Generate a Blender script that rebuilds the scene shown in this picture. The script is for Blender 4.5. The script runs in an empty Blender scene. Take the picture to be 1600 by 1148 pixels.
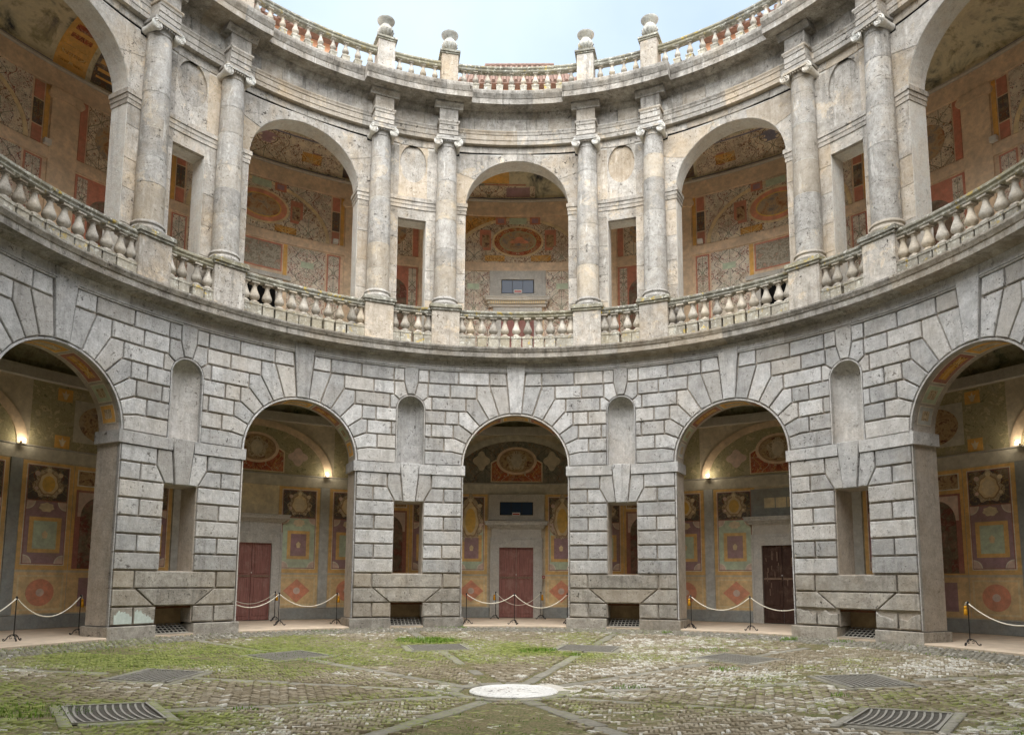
import bpy, bmesh, math, random
import numpy as np
from mathutils import Matrix, Vector
random.seed(7); np.random.seed(7)
PI = math.pi; RAD = math.radians
scn = bpy.context.scene
C = scn.collection

# ------------------------------------------------------------------ camera
cam_d = bpy.data.cameras.new('camera'); cam = bpy.data.objects.new('camera', cam_d); C.objects.link(cam)
def cam_matrix(loc, tilt, yaw, roll):
    def unyaw(v):
        c, s = math.cos(yaw), math.sin(yaw)
        return Vector((c*v[0] + s*v[1], -s*v[0] + c*v[1], v[2]))
    ct, st = math.cos(tilt), math.sin(tilt)
    RT, UP, FW = unyaw((1, 0, 0)), unyaw((0, -st, ct)), unyaw((0, ct, st))
    cr, sr = math.cos(roll), math.sin(roll)
    r = RT*cr + UP*sr; u = UP*cr - RT*sr
    m = Matrix((r, u, -FW)).transposed().to_4x4(); m.translation = Vector(loc)
    return m
cam.matrix_world = cam_matrix((0.2086, -11.9905, 1.3699), 0.1175, -0.0141, 0.0055)
cam_d.sensor_width = 36.0; cam_d.lens = 1163.54/1600*36; cam_d.shift_y = 194/1600
cam_d.clip_start = 0.05; cam_d.clip_end = 500
scn.camera = cam

# ------------------------------------------------------------------ world, sun, exposure
SUN_EL, SUN_AZ = 58, 184          # azimuth clockwise from +Y
w = bpy.data.worlds.new('World'); scn.world = w; w.use_nodes = True
nt = w.node_tree; nt.nodes.clear()
sky = nt.nodes.new('ShaderNodeTexSky'); sky.sky_type = 'NISHITA'; sky.sun_disc = False
sky.sun_elevation = RAD(SUN_EL); sky.sun_rotation = RAD(SUN_AZ); sky.dust_density = 3.0; sky.air_density = 1.0
tc = nt.nodes.new('ShaderNodeTexCoord')
cn = nt.nodes.new('ShaderNodeTexNoise'); cn.inputs['Scale'].default_value = 2.2; cn.inputs['Detail'].default_value = 6
nt.links.new(tc.outputs['Generated'], cn.inputs['Vector'])
cr_ = nt.nodes.new('ShaderNodeMapRange'); cr_.inputs[1].default_value = .35; cr_.inputs[2].default_value = .7; cr_.inputs[3].default_value = .42; cr_.inputs[4].default_value = 1.0
nt.links.new(cn.outputs['Fac'], cr_.inputs[0])
mx = nt.nodes.new('ShaderNodeMix'); mx.data_type = 'RGBA'
nt.links.new(cr_.outputs[0], mx.inputs[0]); nt.links.new(sky.outputs[0], mx.inputs[6]); mx.inputs[7].default_value = (2.55, 3.0, 3.45, 1)   # thin bright overcast
bg = nt.nodes.new('ShaderNodeBackground'); bg.inputs[1].default_value = 0.056
out = nt.nodes.new('ShaderNodeOutputWorld')
nt.links.new(mx.outputs[2], bg.inputs[0]); nt.links.new(bg.outputs[0], out.inputs[0])
sl = bpy.data.lights.new('sun', 'SUN'); sl.energy = 1.5; sl.angle = RAD(95); sl.color = (1, .985, .955)
so = bpy.data.objects.new('sun', sl); C.objects.link(so)
az, el = RAD(SUN_AZ), RAD(SUN_EL)
so.rotation_euler = Vector((-math.sin(az)*math.cos(el), -math.cos(az)*math.cos(el), -math.sin(el))).to_track_quat('-Z', 'Y').to_euler()
scn.view_settings.view_transform = 'Standard'; scn.view_settings.look = 'None'
scn.view_settings.gamma = 1; scn.view_settings.use_curve_mapping = False
scn.view_settings.exposure = 2.7
scn.render.engine = 'CYCLES'
cy = scn.cycles
cy.use_denoising = True; cy.max_bounces = 8; cy.diffuse_bounces = 7; cy.glossy_bounces = 2
cy.transmission_bounces = 2; cy.caustics_reflective = False; cy.caustics_refractive = False
try: cy.denoiser = 'OPENIMAGEDENOISE'
except Exception: pass

# ------------------------------------------------------------------ materials
MAT = {}
def s2l(c):
    return tuple(((x/255)/12.92 if x/255 <= .04045 else ((x/255 + .055)/1.055)**2.4) for x in c) + (1,)
class NT:
    def __init__(self, name):
        self.m = bpy.data.materials.new(name); self.m.use_nodes = True
        self.t = self.m.node_tree; self.t.nodes.clear()
        self.out = self.n('ShaderNodeOutputMaterial'); self.b = self.n('ShaderNodeBsdfPrincipled')
        self.l(self.b.outputs[0], self.out.inputs[0])
        self.b.inputs['Roughness'].default_value = .9
        self.b.inputs['Specular IOR Level'].default_value = .15
        MAT[name] = self.m
    def n(self, t): return self.t.nodes.new(t)
    def l(self, a, b): self.t.links.new(a, b)
    def pos(self, scale=(1, 1, 1)):
        g = self.n('ShaderNodeNewGeometry'); mp = self.n('ShaderNodeMapping'); mp.inputs['Scale'].default_value = scale
        self.l(g.outputs['Position'], mp.inputs['Vector']); return mp.outputs[0]
    def uv(self): return self.n('ShaderNodeUVMap').outputs[0]
    def noise(self, vec, scale, detail=4, rough=.6, dist=0):
        q = self.n('ShaderNodeTexNoise'); q.inputs['Scale'].default_value = scale; q.inputs['Detail'].default_value = detail
        q.inputs['Roughness'].default_value = rough; q.inputs['Distortion'].default_value = dist
        self.l(vec, q.inputs['Vector']); return q.outputs['Fac']
    def rng(self, v, a, b, c=0, d=1):
        q = self.n('ShaderNodeMapRange'); q.inputs[1].default_value = a; q.inputs[2].default_value = b
        q.inputs[3].default_value = c; q.inputs[4].default_value = d; self.l(v, q.inputs[0]); return q.outputs[0]
    def mix(self, f, a, b, mode='MIX'):
        q = self.n('ShaderNodeMix'); q.data_type = 'RGBA'; q.blend_type = mode
        for v, i in ((f, 0), (a, 6), (b, 7)):
            if isinstance(v, (int, float)): q.inputs[i].default_value = v
            elif isinstance(v, tuple): q.inputs[i].default_value = v
            else: self.l(v, q.inputs[i])
        return q.outputs[2]
    def math(self, op, a, b=None):
        q = self.n('ShaderNodeMath'); q.operation = op
        for v, i in ((a, 0), (b, 1)):
            if v is None: continue
            if isinstance(v, (int, float)): q.inputs[i].default_value = v
            else: self.l(v, q.inputs[i])
        return q.outputs[0]
    def grey(self, v):
        q = self.n('ShaderNodeCombineColor')
        for i in range(3): self.l(v, q.inputs[i])
        return q.outputs[0]
    def objrand(self): return self.n('ShaderNodeObjectInfo').outputs['Random']
    def bump(self, h, strength=.4, dist=.02):
        q = self.n('ShaderNodeBump'); q.inputs['Strength'].default_value = strength; q.inputs['Distance'].default_value = dist
        self.l(h, q.inputs['Height']); self.l(q.outputs[0], self.b.inputs['Normal'])
    def col(self, c): self.l(c, self.b.inputs['Base Color'])

def stone(name, a, b, warm, stain=.5, pits=.5, rnd=.14, warmth=.4, lichen=0, dirt=0, white=0, patch=0):
    t = NT(name); p = t.pos()
    med = t.noise(p, 4, 7, .72); fine = t.noise(p, 15, 5, .75); grit = t.noise(p, 38, 3, .7)
    c = t.mix(t.rng(med, .36, .64), s2l(b), s2l(a))
    c = t.mix(t.math('MULTIPLY', t.rng(t.noise(t.pos((1, 1, .8)), 1.1, 6, .65), .48, .68), warmth), c, s2l(warm))
    c = t.mix(t.rng(fine, .42, .68, .0, .30), c, tuple(x*.52 for x in s2l(b)[:3]) + (1,))
    c = t.mix(t.rng(grit, .50, .68, .0, .35), c, tuple(x*.45 for x in s2l(b)[:3]) + (1,))
    # pits of the tuff: dark irregular holes, clustered
    clus = t.rng(t.noise(p, 1.3, 4, .6), .40, .60, .15, 1)
    pit = t.math('MULTIPLY', t.rng(t.noise(p, 10, 4, .62, .6), .625, .665), clus)
    pit2 = t.math('MULTIPLY', t.rng(t.noise(p, 25, 2, .5), .62, .68), clus)
    c = t.mix(t.math('MULTIPLY', pit, pits), c, s2l((70, 64, 58)))
    c = t.mix(t.math('MULTIPLY', pit2, pits*.85), c, s2l((92, 86, 79)))
    # rain streaks and grime
    st = t.rng(t.noise(t.pos((3.2, 3.2, .28)), 1.6, 6, .7), .53, .72)
    c = t.mix(t.math('MULTIPLY', st, stain), c, s2l((92, 88, 82)))
    if patch:      # flaked faces that show the paler, yellower stone below
        pv = t.rng(t.noise(p, 1.6, 7, .72, .4), .575, .60)
        c = t.mix(t.math('MULTIPLY', pv, patch), c, t.mix(t.rng(fine, .4, .6), s2l((196, 170, 132)), s2l((232, 222, 204))))
    if white:
        wv = t.rng(t.noise(t.pos((2.4, 2.4, .5)), 1.9, 6, .74), .60, .66)
        c = t.mix(t.math('MULTIPLY', wv, white), c, s2l((230, 227, 220)))
    if dirt:
        dv = t.rng(t.noise(t.pos((1.4, 1.4, 1.4)), 1.3, 7, .74), .42, .62)
        c = t.mix(t.math('MULTIPLY', dv, dirt), c, s2l((72, 66, 56)))
    if lichen:
        lv = t.rng(t.noise(p, 7, 5, .65), .58, .62); lw = t.rng(t.noise(p, 10, 5, .65), .56, .61)
        lm = t.rng(t.noise(p, .9, 3, .5), .46, .62)
        c = t.mix(t.math('MULTIPLY', lw, lichen*.8), c, s2l((212, 212, 200)))
        c = t.mix(t.math('MULTIPLY', t.math('MULTIPLY', lv, lm), lichen), c, s2l((196, 166, 50)))
    tw = t.rng(t.math('FRACT', t.math('MULTIPLY', t.objrand(), 7.31)), .62, 1.0, 0, warmth*.9)
    c = t.mix(tw, c, s2l(warm))
    r = t.rng(t.objrand(), 0, 1, 1 - rnd, 1 + rnd*.6)
    c = t.mix(1.0, c, t.grey(r), 'MULTIPLY')
    t.col(c)
    h = t.math('ADD', t.math('MULTIPLY', med, .8), t.math('SUBTRACT', t.math('MULTIPLY', fine, .7), t.math('MULTIPLY', pit, .8)))
    t.bump(h, .7, .035)
    return t.m
stone('stone', (207, 206, 204), (172, 171, 169), (190, 177, 158), stain=.45, pits=.9, rnd=.24, warmth=.28, white=.3)
stone('stone_dirty', (202, 196, 186), (164, 158, 148), (182, 164, 138), stain=.5, pits=.9, rnd=.2, warmth=.36, dirt=.3)
stone('stone_whitewash', (186, 180, 170), (152, 147, 138), (170, 156, 134), stain=.4, pits=.7, rnd=.1, warmth=.3, dirt=.2)
stone('joint', (208, 199, 187), (178, 168, 155), (186, 166, 140), stain=.3, pits=.4, rnd=.0)
stone('stone_upper', (198, 192, 183), (160, 154, 144), (198, 172, 134), stain=.6, pits=1.0, rnd=.2, warmth=.42, white=.45, patch=.45)
stone('stone_column', (188, 185, 179), (154, 150, 143), (188, 168, 136), stain=.5, pits=.95, rnd=.2, warmth=.35, white=.4, patch=.35)
stone('mortar', (225, 225, 219), (215, 209, 199), (225, 208, 181), stain=.3, pits=.2, rnd=0)
stone('stone_cornice', (202, 197, 188), (162, 156, 147), (188, 168, 138), stain=.85, pits=.8, rnd=.2, warmth=.32, dirt=.5, white=.5)
stone('stone_rail', (176, 174, 163), (136, 133, 122), (158, 149, 113), stain=.6, pits=.6, rnd=.12, dirt=.5, lichen=.9)
stone('stone_baluster', (206, 199, 187), (172, 165, 152), (200, 180, 148), stain=.45, pits=.5, rnd=.28, warmth=.4, dirt=.25)
stone('stone_baluster_foot', (190, 185, 172), (158, 152, 138), (176, 164, 132), stain=.4, pits=.6, rnd=.15, dirt=.3, lichen=.8)
stone('stone_urn', (212, 212, 206), (181, 181, 174), (192, 181, 158), stain=.6, pits=.6, rnd=.1, lichen=.4, dirt=.4)
stone('stone_inside', (216, 213, 205), (194, 191, 184), (204, 192, 172), stain=.25, pits=.2, rnd=.05)

def flat(name, c, var=.25, rough=.85, scale=7, spec=.15):
    t = NT(name); p = t.pos(); n1 = t.noise(p, scale, 5, .65); n2 = t.noise(p, scale*.22, 5, .65)
    base = s2l(c); dk = tuple(x*(1 - var*1.5) for x in base[:3]) + (1,); lt = tuple(min(1, x*(1 + var)) for x in base[:3]) + (1,)
    cc = t.mix(t.rng(n1, .3, .7), dk, lt); cc = t.mix(t.rng(n2, .35, .7, 0, .5), cc, tuple(x*.7 for x in base[:3]) + (1,))
    t.col(cc); t.b.inputs['Roughness'].default_value = rough; t.b.inputs['Specular IOR Level'].default_value = spec
    return t
def fresco(name, c, var=.22, flake=.35):
    t = NT(name); p = t.pos()
    base = s2l(c)
    n1 = t.noise(p, 6, 6, .7); n2 = t.noise(p, 1.2, 5, .65); n3 = t.noise(p, 22, 4, .7)
    cc = t.mix(t.rng(n1, .3, .7), tuple(x*(1 - var) for x in base[:3]) + (1,), tuple(min(1, x*(1 + var)) for x in base[:3]) + (1,))
    cc = t.mix(t.rng(n2, .4, .7, 0, .4), cc, s2l((150, 138, 118)))
    cc = t.mix(t.math('MULTIPLY', t.rng(n3, .58, .66), flake), cc, s2l((196, 184, 162)))
    t.col(cc); t.b.inputs['Roughness'].default_value = .95
    return t
FR = dict(wall=(162, 152, 132), band=(158, 156, 144), blueband=(150, 156, 158), orange=(206, 162, 92), teal=(150, 168, 146), purple=(122, 92, 102),
          rust=(182, 110, 84), tan=(190, 160, 112), tanlight=(206, 184, 140), white=(222, 214, 198), darkred=(126, 72, 66), cream=(216, 198, 164),
          olive=(128, 136, 96), brown=(128, 98, 72), gold=(212, 166, 70), slate=(104, 112, 116), beige=(196, 182, 150), pinkgrey=(178, 156, 146),
          redochre=(158, 88, 70), warmgrey=(196, 170, 142), warmband=(184, 160, 134), navy=(78, 80, 104), mustard=(200, 146, 62))
for k, v in FR.items():
    q = [(x*.76 + y*.24)*1.25 for x, y in zip(v, (190, 178, 160))]; f_ = min(1, 236/max(q)); fresco('fresco_' + k, tuple(x*f_ for x in q))

def grotesque(name, bgc, cols, scale=7, thr=.53, mirror=True):
    f_ = min(1.12, 238/max(bgc)); bgc = tuple(x*f_ for x in bgc)
    t = NT(name); u = t.uv()
    sp = t.n('ShaderNodeSeparateXYZ'); t.l(u, sp.inputs[0])
    x = t.math('ABSOLUTE', sp.outputs[0]) if mirror else sp.outputs[0]
    cb = t.n('ShaderNodeCombineXYZ'); t.l(x, cb.inputs[0]); t.l(sp.outputs[1], cb.inputs[1])
    t.l(t.math('MULTIPLY', t.objrand(), 37.0), cb.inputs[2]); v = cb.outputs[0]
    c = t.mix(t.rng(t.noise(t.pos(), 4, 5, .65), .35, .7), s2l(bgc), tuple(q*.78 for q in s2l(bgc)[:3]) + (1,))
    for i, k in enumerate(cols):
        mp = t.n('ShaderNodeMapping'); mp.inputs['Location'].default_value = (3.7*i, 1.9*i, 5.1*i); t.l(v, mp.inputs['Vector'])
        ns = t.noise(mp.outputs[0], scale*(1 + .18*i), 2, .5, 1.6)
        # thin scrolling lines along one level of the noise, plus small filled spots
        line = t.math('LESS_THAN', t.math('ABSOLUTE', t.math('SUBTRACT', ns, .5)), .018 if i else .024)
        spot = t.rng(ns, thr + .13, thr + .15)
        mk = t.rng(t.noise(mp.outputs[0], scale*.42, 1, .4), .47, .53)
        f = t.math('MULTIPLY', mk, t.math('MAXIMUM', t.math('MULTIPLY', line, .85 if i < 2 else .5), t.math('MULTIPLY', spot, .9)))
        c = t.mix(f, c, s2l(k))
    y = sp.outputs[1]
    for i, (am, fr, off, wd) in enumerate(((.17, 5.2, .20, .017), (.11, 8.3, .42, .014), (.10, 6.1, .68, .014))):
        wv = t.math('ADD', t.math('MULTIPLY', t.math('SINE', t.math('MULTIPLY', y, fr*1.6)), am), off)
        vine = t.math('LESS_THAN', t.math('ABSOLUTE', t.math('SUBTRACT', x, wv)), wd)
        c = t.mix(t.math('MULTIPLY', vine, .75), c, s2l(cols[(i + 1) % 3]))
    vo = t.n('ShaderNodeTexVoronoi'); vo.inputs['Scale'].default_value = scale*.95; t.l(v, vo.inputs['Vector'])
    dot = t.rng(vo.outputs['Distance'], .16, .22, 1, 0)
    c = t.mix(t.math('MULTIPLY', dot, .8), c, t.mix(t.rng(t.noise(v, scale*.6, 0), .46, .54), s2l(cols[0]), s2l(cols[2])))
    stem = t.math('LESS_THAN', x, .012); c = t.mix(t.math('MULTIPLY', stem, .6), c, s2l(cols[1]))
    fl = t.rng(t.noise(t.pos(), 2.1, 6, .74), .54, .64, 0, .6)
    c = t.mix(fl, c, s2l((176, 158, 134))); t.col(c); t.b.inputs['Roughness'].default_value = .95
grotesque('grotesque_cream', (222, 208, 184), [(120, 72, 58), (96, 92, 70), (150, 96, 62), (84, 66, 70)], 6)
grotesque('grotesque_white', (226, 216, 198), [(146, 70, 62), (110, 118, 96), (92, 74, 78), (178, 110, 80)], 8)
grotesque('grotesque_dark', (96, 88, 84), [(176, 150, 96), (130, 84, 62), (150, 140, 120), (86, 104, 84)], 9)
grotesque('grotesque_red', (172, 98, 72), [(214, 176, 110), (110, 60, 50), (206, 196, 170), (96, 70, 60)], 8)
grotesque('grotesque_ochre', (200, 152, 84), [(120, 70, 44), (226, 204, 150), (130, 92, 60), (160, 90, 60)], 8)
grotesque('cartouche_relief', (186, 168, 140), [(106, 84, 66), (222, 208, 180), (140, 112, 84), (92, 76, 64)], 9)
grotesque('grotesque_slate', (120, 118, 108), [(168, 160, 140), (88, 80, 76), (150, 112, 86), (134, 140, 118)], 5)
def painted_view(name, cols, scale, use_pos=False, lo=.3, hi=.7):
    t = NT(name)
    if use_pos: vec = t.pos()
    else:
        sp = t.n('ShaderNodeSeparateXYZ'); t.l(t.uv(), sp.inputs[0]); cb = t.n('ShaderNodeCombineXYZ')
        t.l(sp.outputs[0], cb.inputs[0]); t.l(sp.outputs[1], cb.inputs[1]); t.l(t.math('MULTIPLY', t.objrand(), 19.0), cb.inputs[2]); vec = cb.outputs[0]
    n = t.noise(vec, scale, 9, .70, .5)
    r = t.n('ShaderNodeValToRGB'); t.l(n, r.inputs[0])
    while len(r.color_ramp.elements) < len(cols): r.color_ramp.elements.new(.5)
    for i, k in enumerate(cols):
        r.color_ramp.elements[i].position = lo + (hi - lo)*i/(len(cols) - 1); r.color_ramp.elements[i].color = s2l(k)
    c = t.mix(t.rng(t.noise(t.pos(), 14, 4, .7), .55, .7, 0, .35), r.outputs[0], s2l((200, 190, 168)))
    c = t.mix(t.rng(t.noise(t.pos(), 1.4, 6, .7), .52, .66, 0, .45), c, s2l((186, 176, 156))); t.col(c); t.b.inputs['Roughness'].default_value = .95
painted_view('painted_foliage', [(96, 94, 70), (140, 138, 106), (184, 174, 138), (156, 148, 116), (214, 200, 158), (132, 122, 100)], 5.5)
painted_view('painted_foliage_vault', [(70, 72, 58), (112, 114, 90), (150, 146, 118), (120, 112, 92), (180, 168, 132)], 2.6, True)
painted_view('painted_landscape', [(84, 84, 74), (150, 146, 130), (190, 178, 160), (128, 126, 110), (196, 160, 140), (110, 108, 96)], 6)
painted_view('painted_cloud', [(110, 112, 120), (150, 140, 130), (196, 168, 130), (170, 120, 86), (128, 100, 92)], 3.5)
painted_view('painted_marble', [(96, 62, 58), (150, 118, 104), (118, 110, 92), (130, 74, 66), (176, 160, 140)], 2.6)
painted_view('painted_vault', [(70, 74, 80), (150, 146, 128), (206, 198, 166), (222, 212, 180), (176, 166, 132), (120, 116, 108)], 1.0, True, .32, .66)
painted_view('painted_roundel', [(100, 78, 60), (160, 128, 96), (196, 170, 130), (120, 80, 66), (86, 78, 70)], 5)
def door_paint(name, c, c2):
    t = NT(name); g = t.noise(t.pos((14, 14, .9)), 2.2, 6, .7); n = t.noise(t.pos(), 3, 6, .7)
    k = t.mix(t.rng(g, .35, .65), tuple(x*.72 for x in s2l(c)[:3]) + (1,), tuple(x*1.2 for x in s2l(c)[:3]) + (1,)); k = t.mix(t.rng(n, .52, .66, 0, .5), k, s2l(c2)); t.col(k); t.b.inputs['Roughness'].default_value = .65; t.bump(g, .4, .01)
door_paint('door_red', (150, 106, 98), (172, 138, 128)); flat('door_red_old', (120, 80, 74), .22, .6, 9, .3); door_paint('door_brown', (78, 58, 50), (124, 104, 90))
flat('door_worn', (146, 122, 104), .3, .8, 20)
flat('iron', (42, 38, 36), .3, .55, 30, .4); flat('rope', (236, 230, 212), .08, .8, 40); flat('tassel', (222, 160, 44), .2, .7, 40)
flat('galvanised', (160, 156, 146), .18, .5, 18, .5); flat('void', (20, 19, 18), .2, .95, 5); flat('lamp_body', (226, 222, 214), .05, .5, 9)
flat('sign_white', (232, 228, 222), .04, .5, 9); flat('sign_red', (190, 40, 36), .06, .5, 9)
flat('floor_tile', (206, 188, 166), .16, .75, 3); flat('pale_tile', (226, 216, 200), .08, .6, 3)
flat('soil', (112, 100, 70), .35, .95, 6); flat('terracotta_render', (212, 158, 124), .18, .9, 4)
flat('roof_tile', (128, 104, 92), .3, .85, 9); stone('marble_white', (238, 237, 233), (222, 220, 214), (214, 206, 190), stain=.15, pits=1.0, rnd=0, dirt=.12); flat('earth_wall', (164, 142, 112), .25, .95, 4); flat('whitewash', (206, 216, 208), .1, .9, 14); flat('timber', (96, 62, 44), .3, .8, 10)
flat('paving_stone', (140, 136, 126), .22, .9, 8); flat('cobble', (150, 148, 138), .22, .85, 6)
t = NT('glass'); t.b.inputs['Base Color'].default_value = (.035, .06, .11, 1); t.b.inputs['Roughness'].default_value = .08; t.b.inputs['Specular IOR Level'].default_value = .22
t = NT('lamp_glow'); t.b.inputs['Emission Color'].default_value = (1, .9, .7, 1); t.b.inputs['Emission Strength'].default_value = 6
# bricks: per-piece shade and moss carried by face attributes
def brickmat(name, cols, mossy=True):
    t = NT(name); p = t.pos()
    def at(nm):
        q = t.n('ShaderNodeAttribute'); q.attribute_name = nm; return q.outputs['Fac']
    c = t.mix(at('shade'), s2l(cols[0]), s2l(cols[1])); c = t.mix(t.rng(at('shade'), .78, 1.0), c, s2l(cols[2]))
    c = t.mix(t.rng(t.noise(p, 12, 5, .75), .42, .66, 0, .65), c, s2l(cols[3]))
    if mossy:
        n = t.noise(p, 18, 5, .7)
        f = t.rng(t.math('ADD', at('moss'), t.math('MULTIPLY', t.math('SUBTRACT', n, .5), 2.2)), .48, .78)
        mc = t.mix(t.rng(t.noise(p, 9, 4, .6), .35, .65), s2l((92, 106, 46)), s2l((146, 152, 84)))
        c = t.mix(t.math('MULTIPLY', f, .9), c, mc)
    t.col(c); t.bump(t.noise(p, 60, 3, .7), .5, .01)
brickmat('brick', [(140, 129, 108), (176, 167, 148), (212, 208, 198), (98, 88, 70)])
brickmat('cobbles', [(128, 124, 112), (164, 160, 148), (196, 193, 184), (108, 102, 90)])
t = NT('grass'); p = t.pos(); t.col(t.mix(t.rng(t.noise(p, 7, 3), .3, .7), s2l((84, 122, 34)), s2l((128, 158, 62))))
t = NT('moss_ground'); p = t.pos()
c = t.mix(t.rng(t.noise(p, 5, 6, .7), .35, .65), s2l((112, 100, 76)), s2l((76, 90, 42)))
c = t.mix(t.rng(t.noise(p, 30, 3, .7), .45, .65), c, s2l((140, 128, 102))); t.col(c); t.bump(t.noise(p, 25, 4, .7), .8, .03)

# ------------------------------------------------------------------ mesh helpers
def tag(o, label=None, cat=None, group=None, kind=None):
    if label: o['label'] = label
    if cat: o['category'] = cat
    if group: o['group'] = group
    if kind: o['kind'] = kind
    return o
def empty(name, loc=(0, 0, 0), label=None, cat=None, group=None):
    o = bpy.data.objects.new(name, None); C.objects.link(o); o.location = loc; o.empty_display_size = .1
    return tag(o, label, cat, group)
def link(name, me, parent=None, rot=0, loc=(0, 0, 0), mat=None):
    o = bpy.data.objects.new(name, me); C.objects.link(o); o.location = loc; o.rotation_euler = (0, 0, rot)
    if parent: o.parent = parent
    if mat and not me.materials: me.materials.append(MAT[mat])
    return o
def mesh(name, verts, faces, mat, uvs=None, smooth=False):
    me = bpy.data.meshes.new(name); me.from_pydata(verts, [], faces)
    me.materials.append(MAT[mat])
    if uvs is not None:
        ul = me.uv_layers.new(name='UVMap')
        for lp in me.loops: ul.data[lp.index].uv = uvs[lp.vertex_index]
    if smooth: me.polygons.foreach_set('use_smooth', [True]*len(me.polygons))
    me.update(); return me
def bend(s, r, z, R): a = s/R; return (r*math.sin(a), r*math.cos(a), z)
def area(poly): return sum(poly[i][0]*poly[(i+1) % len(poly)][1] - poly[(i+1) % len(poly)][0]*poly[i][1] for i in range(len(poly)))/2
def inset(poly, d):
    n = len(poly); o = []
    for i in range(n):
        p0, p1, p2 = poly[i-1], poly[i], poly[(i+1) % n]
        e1 = (p1[0]-p0[0], p1[1]-p0[1]); e2 = (p2[0]-p1[0], p2[1]-p1[1])
        l1 = math.hypot(*e1) or 1e-9; l2 = math.hypot(*e2) or 1e-9
        n1 = (-e1[1]/l1, e1[0]/l1); n2 = (-e2[1]/l2, e2[0]/l2)
        m = (n1[0]+n2[0], n1[1]+n2[1]); k = 1 + n1[0]*n2[0] + n1[1]*n2[1]
        k = max(k, .35); o.append((p1[0] + m[0]*d/k, p1[1] + m[1]*d/k))
    return o
def prism_raw(poly, r0, r1, R, ch=0., cut=.42, back=True):
    """polygon on the unrolled wall -> solid from radius r0 (face) to r1, bent round the courtyard"""
    if area(poly) < 0: poly = poly[::-1]
    bm = bmesh.new(); n = len(poly)
    f_in = inset(poly, ch) if ch else poly
    vf = [bm.verts.new((p[0], r0, p[1])) for p in f_in]
    loops = [vf]
    if ch: loops.append([bm.verts.new((p[0], r0 + ch, p[1])) for p in poly])
    loops.append([bm.verts.new((p[0], r1, p[1])) for p in poly])
    bm.faces.new(vf)
    for a, b in zip(loops, loops[1:]):
        for i in range(n): bm.faces.new((a[i], b[i], b[(i+1) % n], a[(i+1) % n]))
    if back: bm.faces.new(loops[-1][::-1])
    x0 = min(p[0] for p in poly); x1 = max(p[0] for p in poly)
    k = int((x1 - x0)/cut)
    for i in range(1, k + 1):
        x = x0 + (x1 - x0)*i/(k + 1)
        bmesh.ops.bisect_plane(bm, geom=bm.verts[:] + bm.edges[:] + bm.faces[:], plane_co=(x, 0, 0), plane_no=(1, 0, 0), dist=1e-5)
    big = [f for f in bm.faces if len(f.verts) > 4]
    if big: bmesh.ops.triangulate(bm, faces=big)
    bm.verts.index_update()
    raw = [v.co.copy() for v in bm.verts]; fs = [[v.index for v in f.verts] for f in bm.faces]
    bm.free(); return raw, fs
def prism(name, poly, r0, r1, R, mat, ch=0., cut=.42, back=True, uvc=None):
    raw, fs = prism_raw(poly, r0, r1, R, ch, cut, back)
    xs = [p[0] for p in poly]; zs = [p[1] for p in poly]
    cx, cz = uvc if uvc else ((min(xs)+max(xs))/2, (min(zs)+max(zs))/2)
    return mesh(name, [bend(v[0], v[1], v[2], R) for v in raw], fs, mat, [(v[0]-cx, v[2]-cz) for v in raw])
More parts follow.
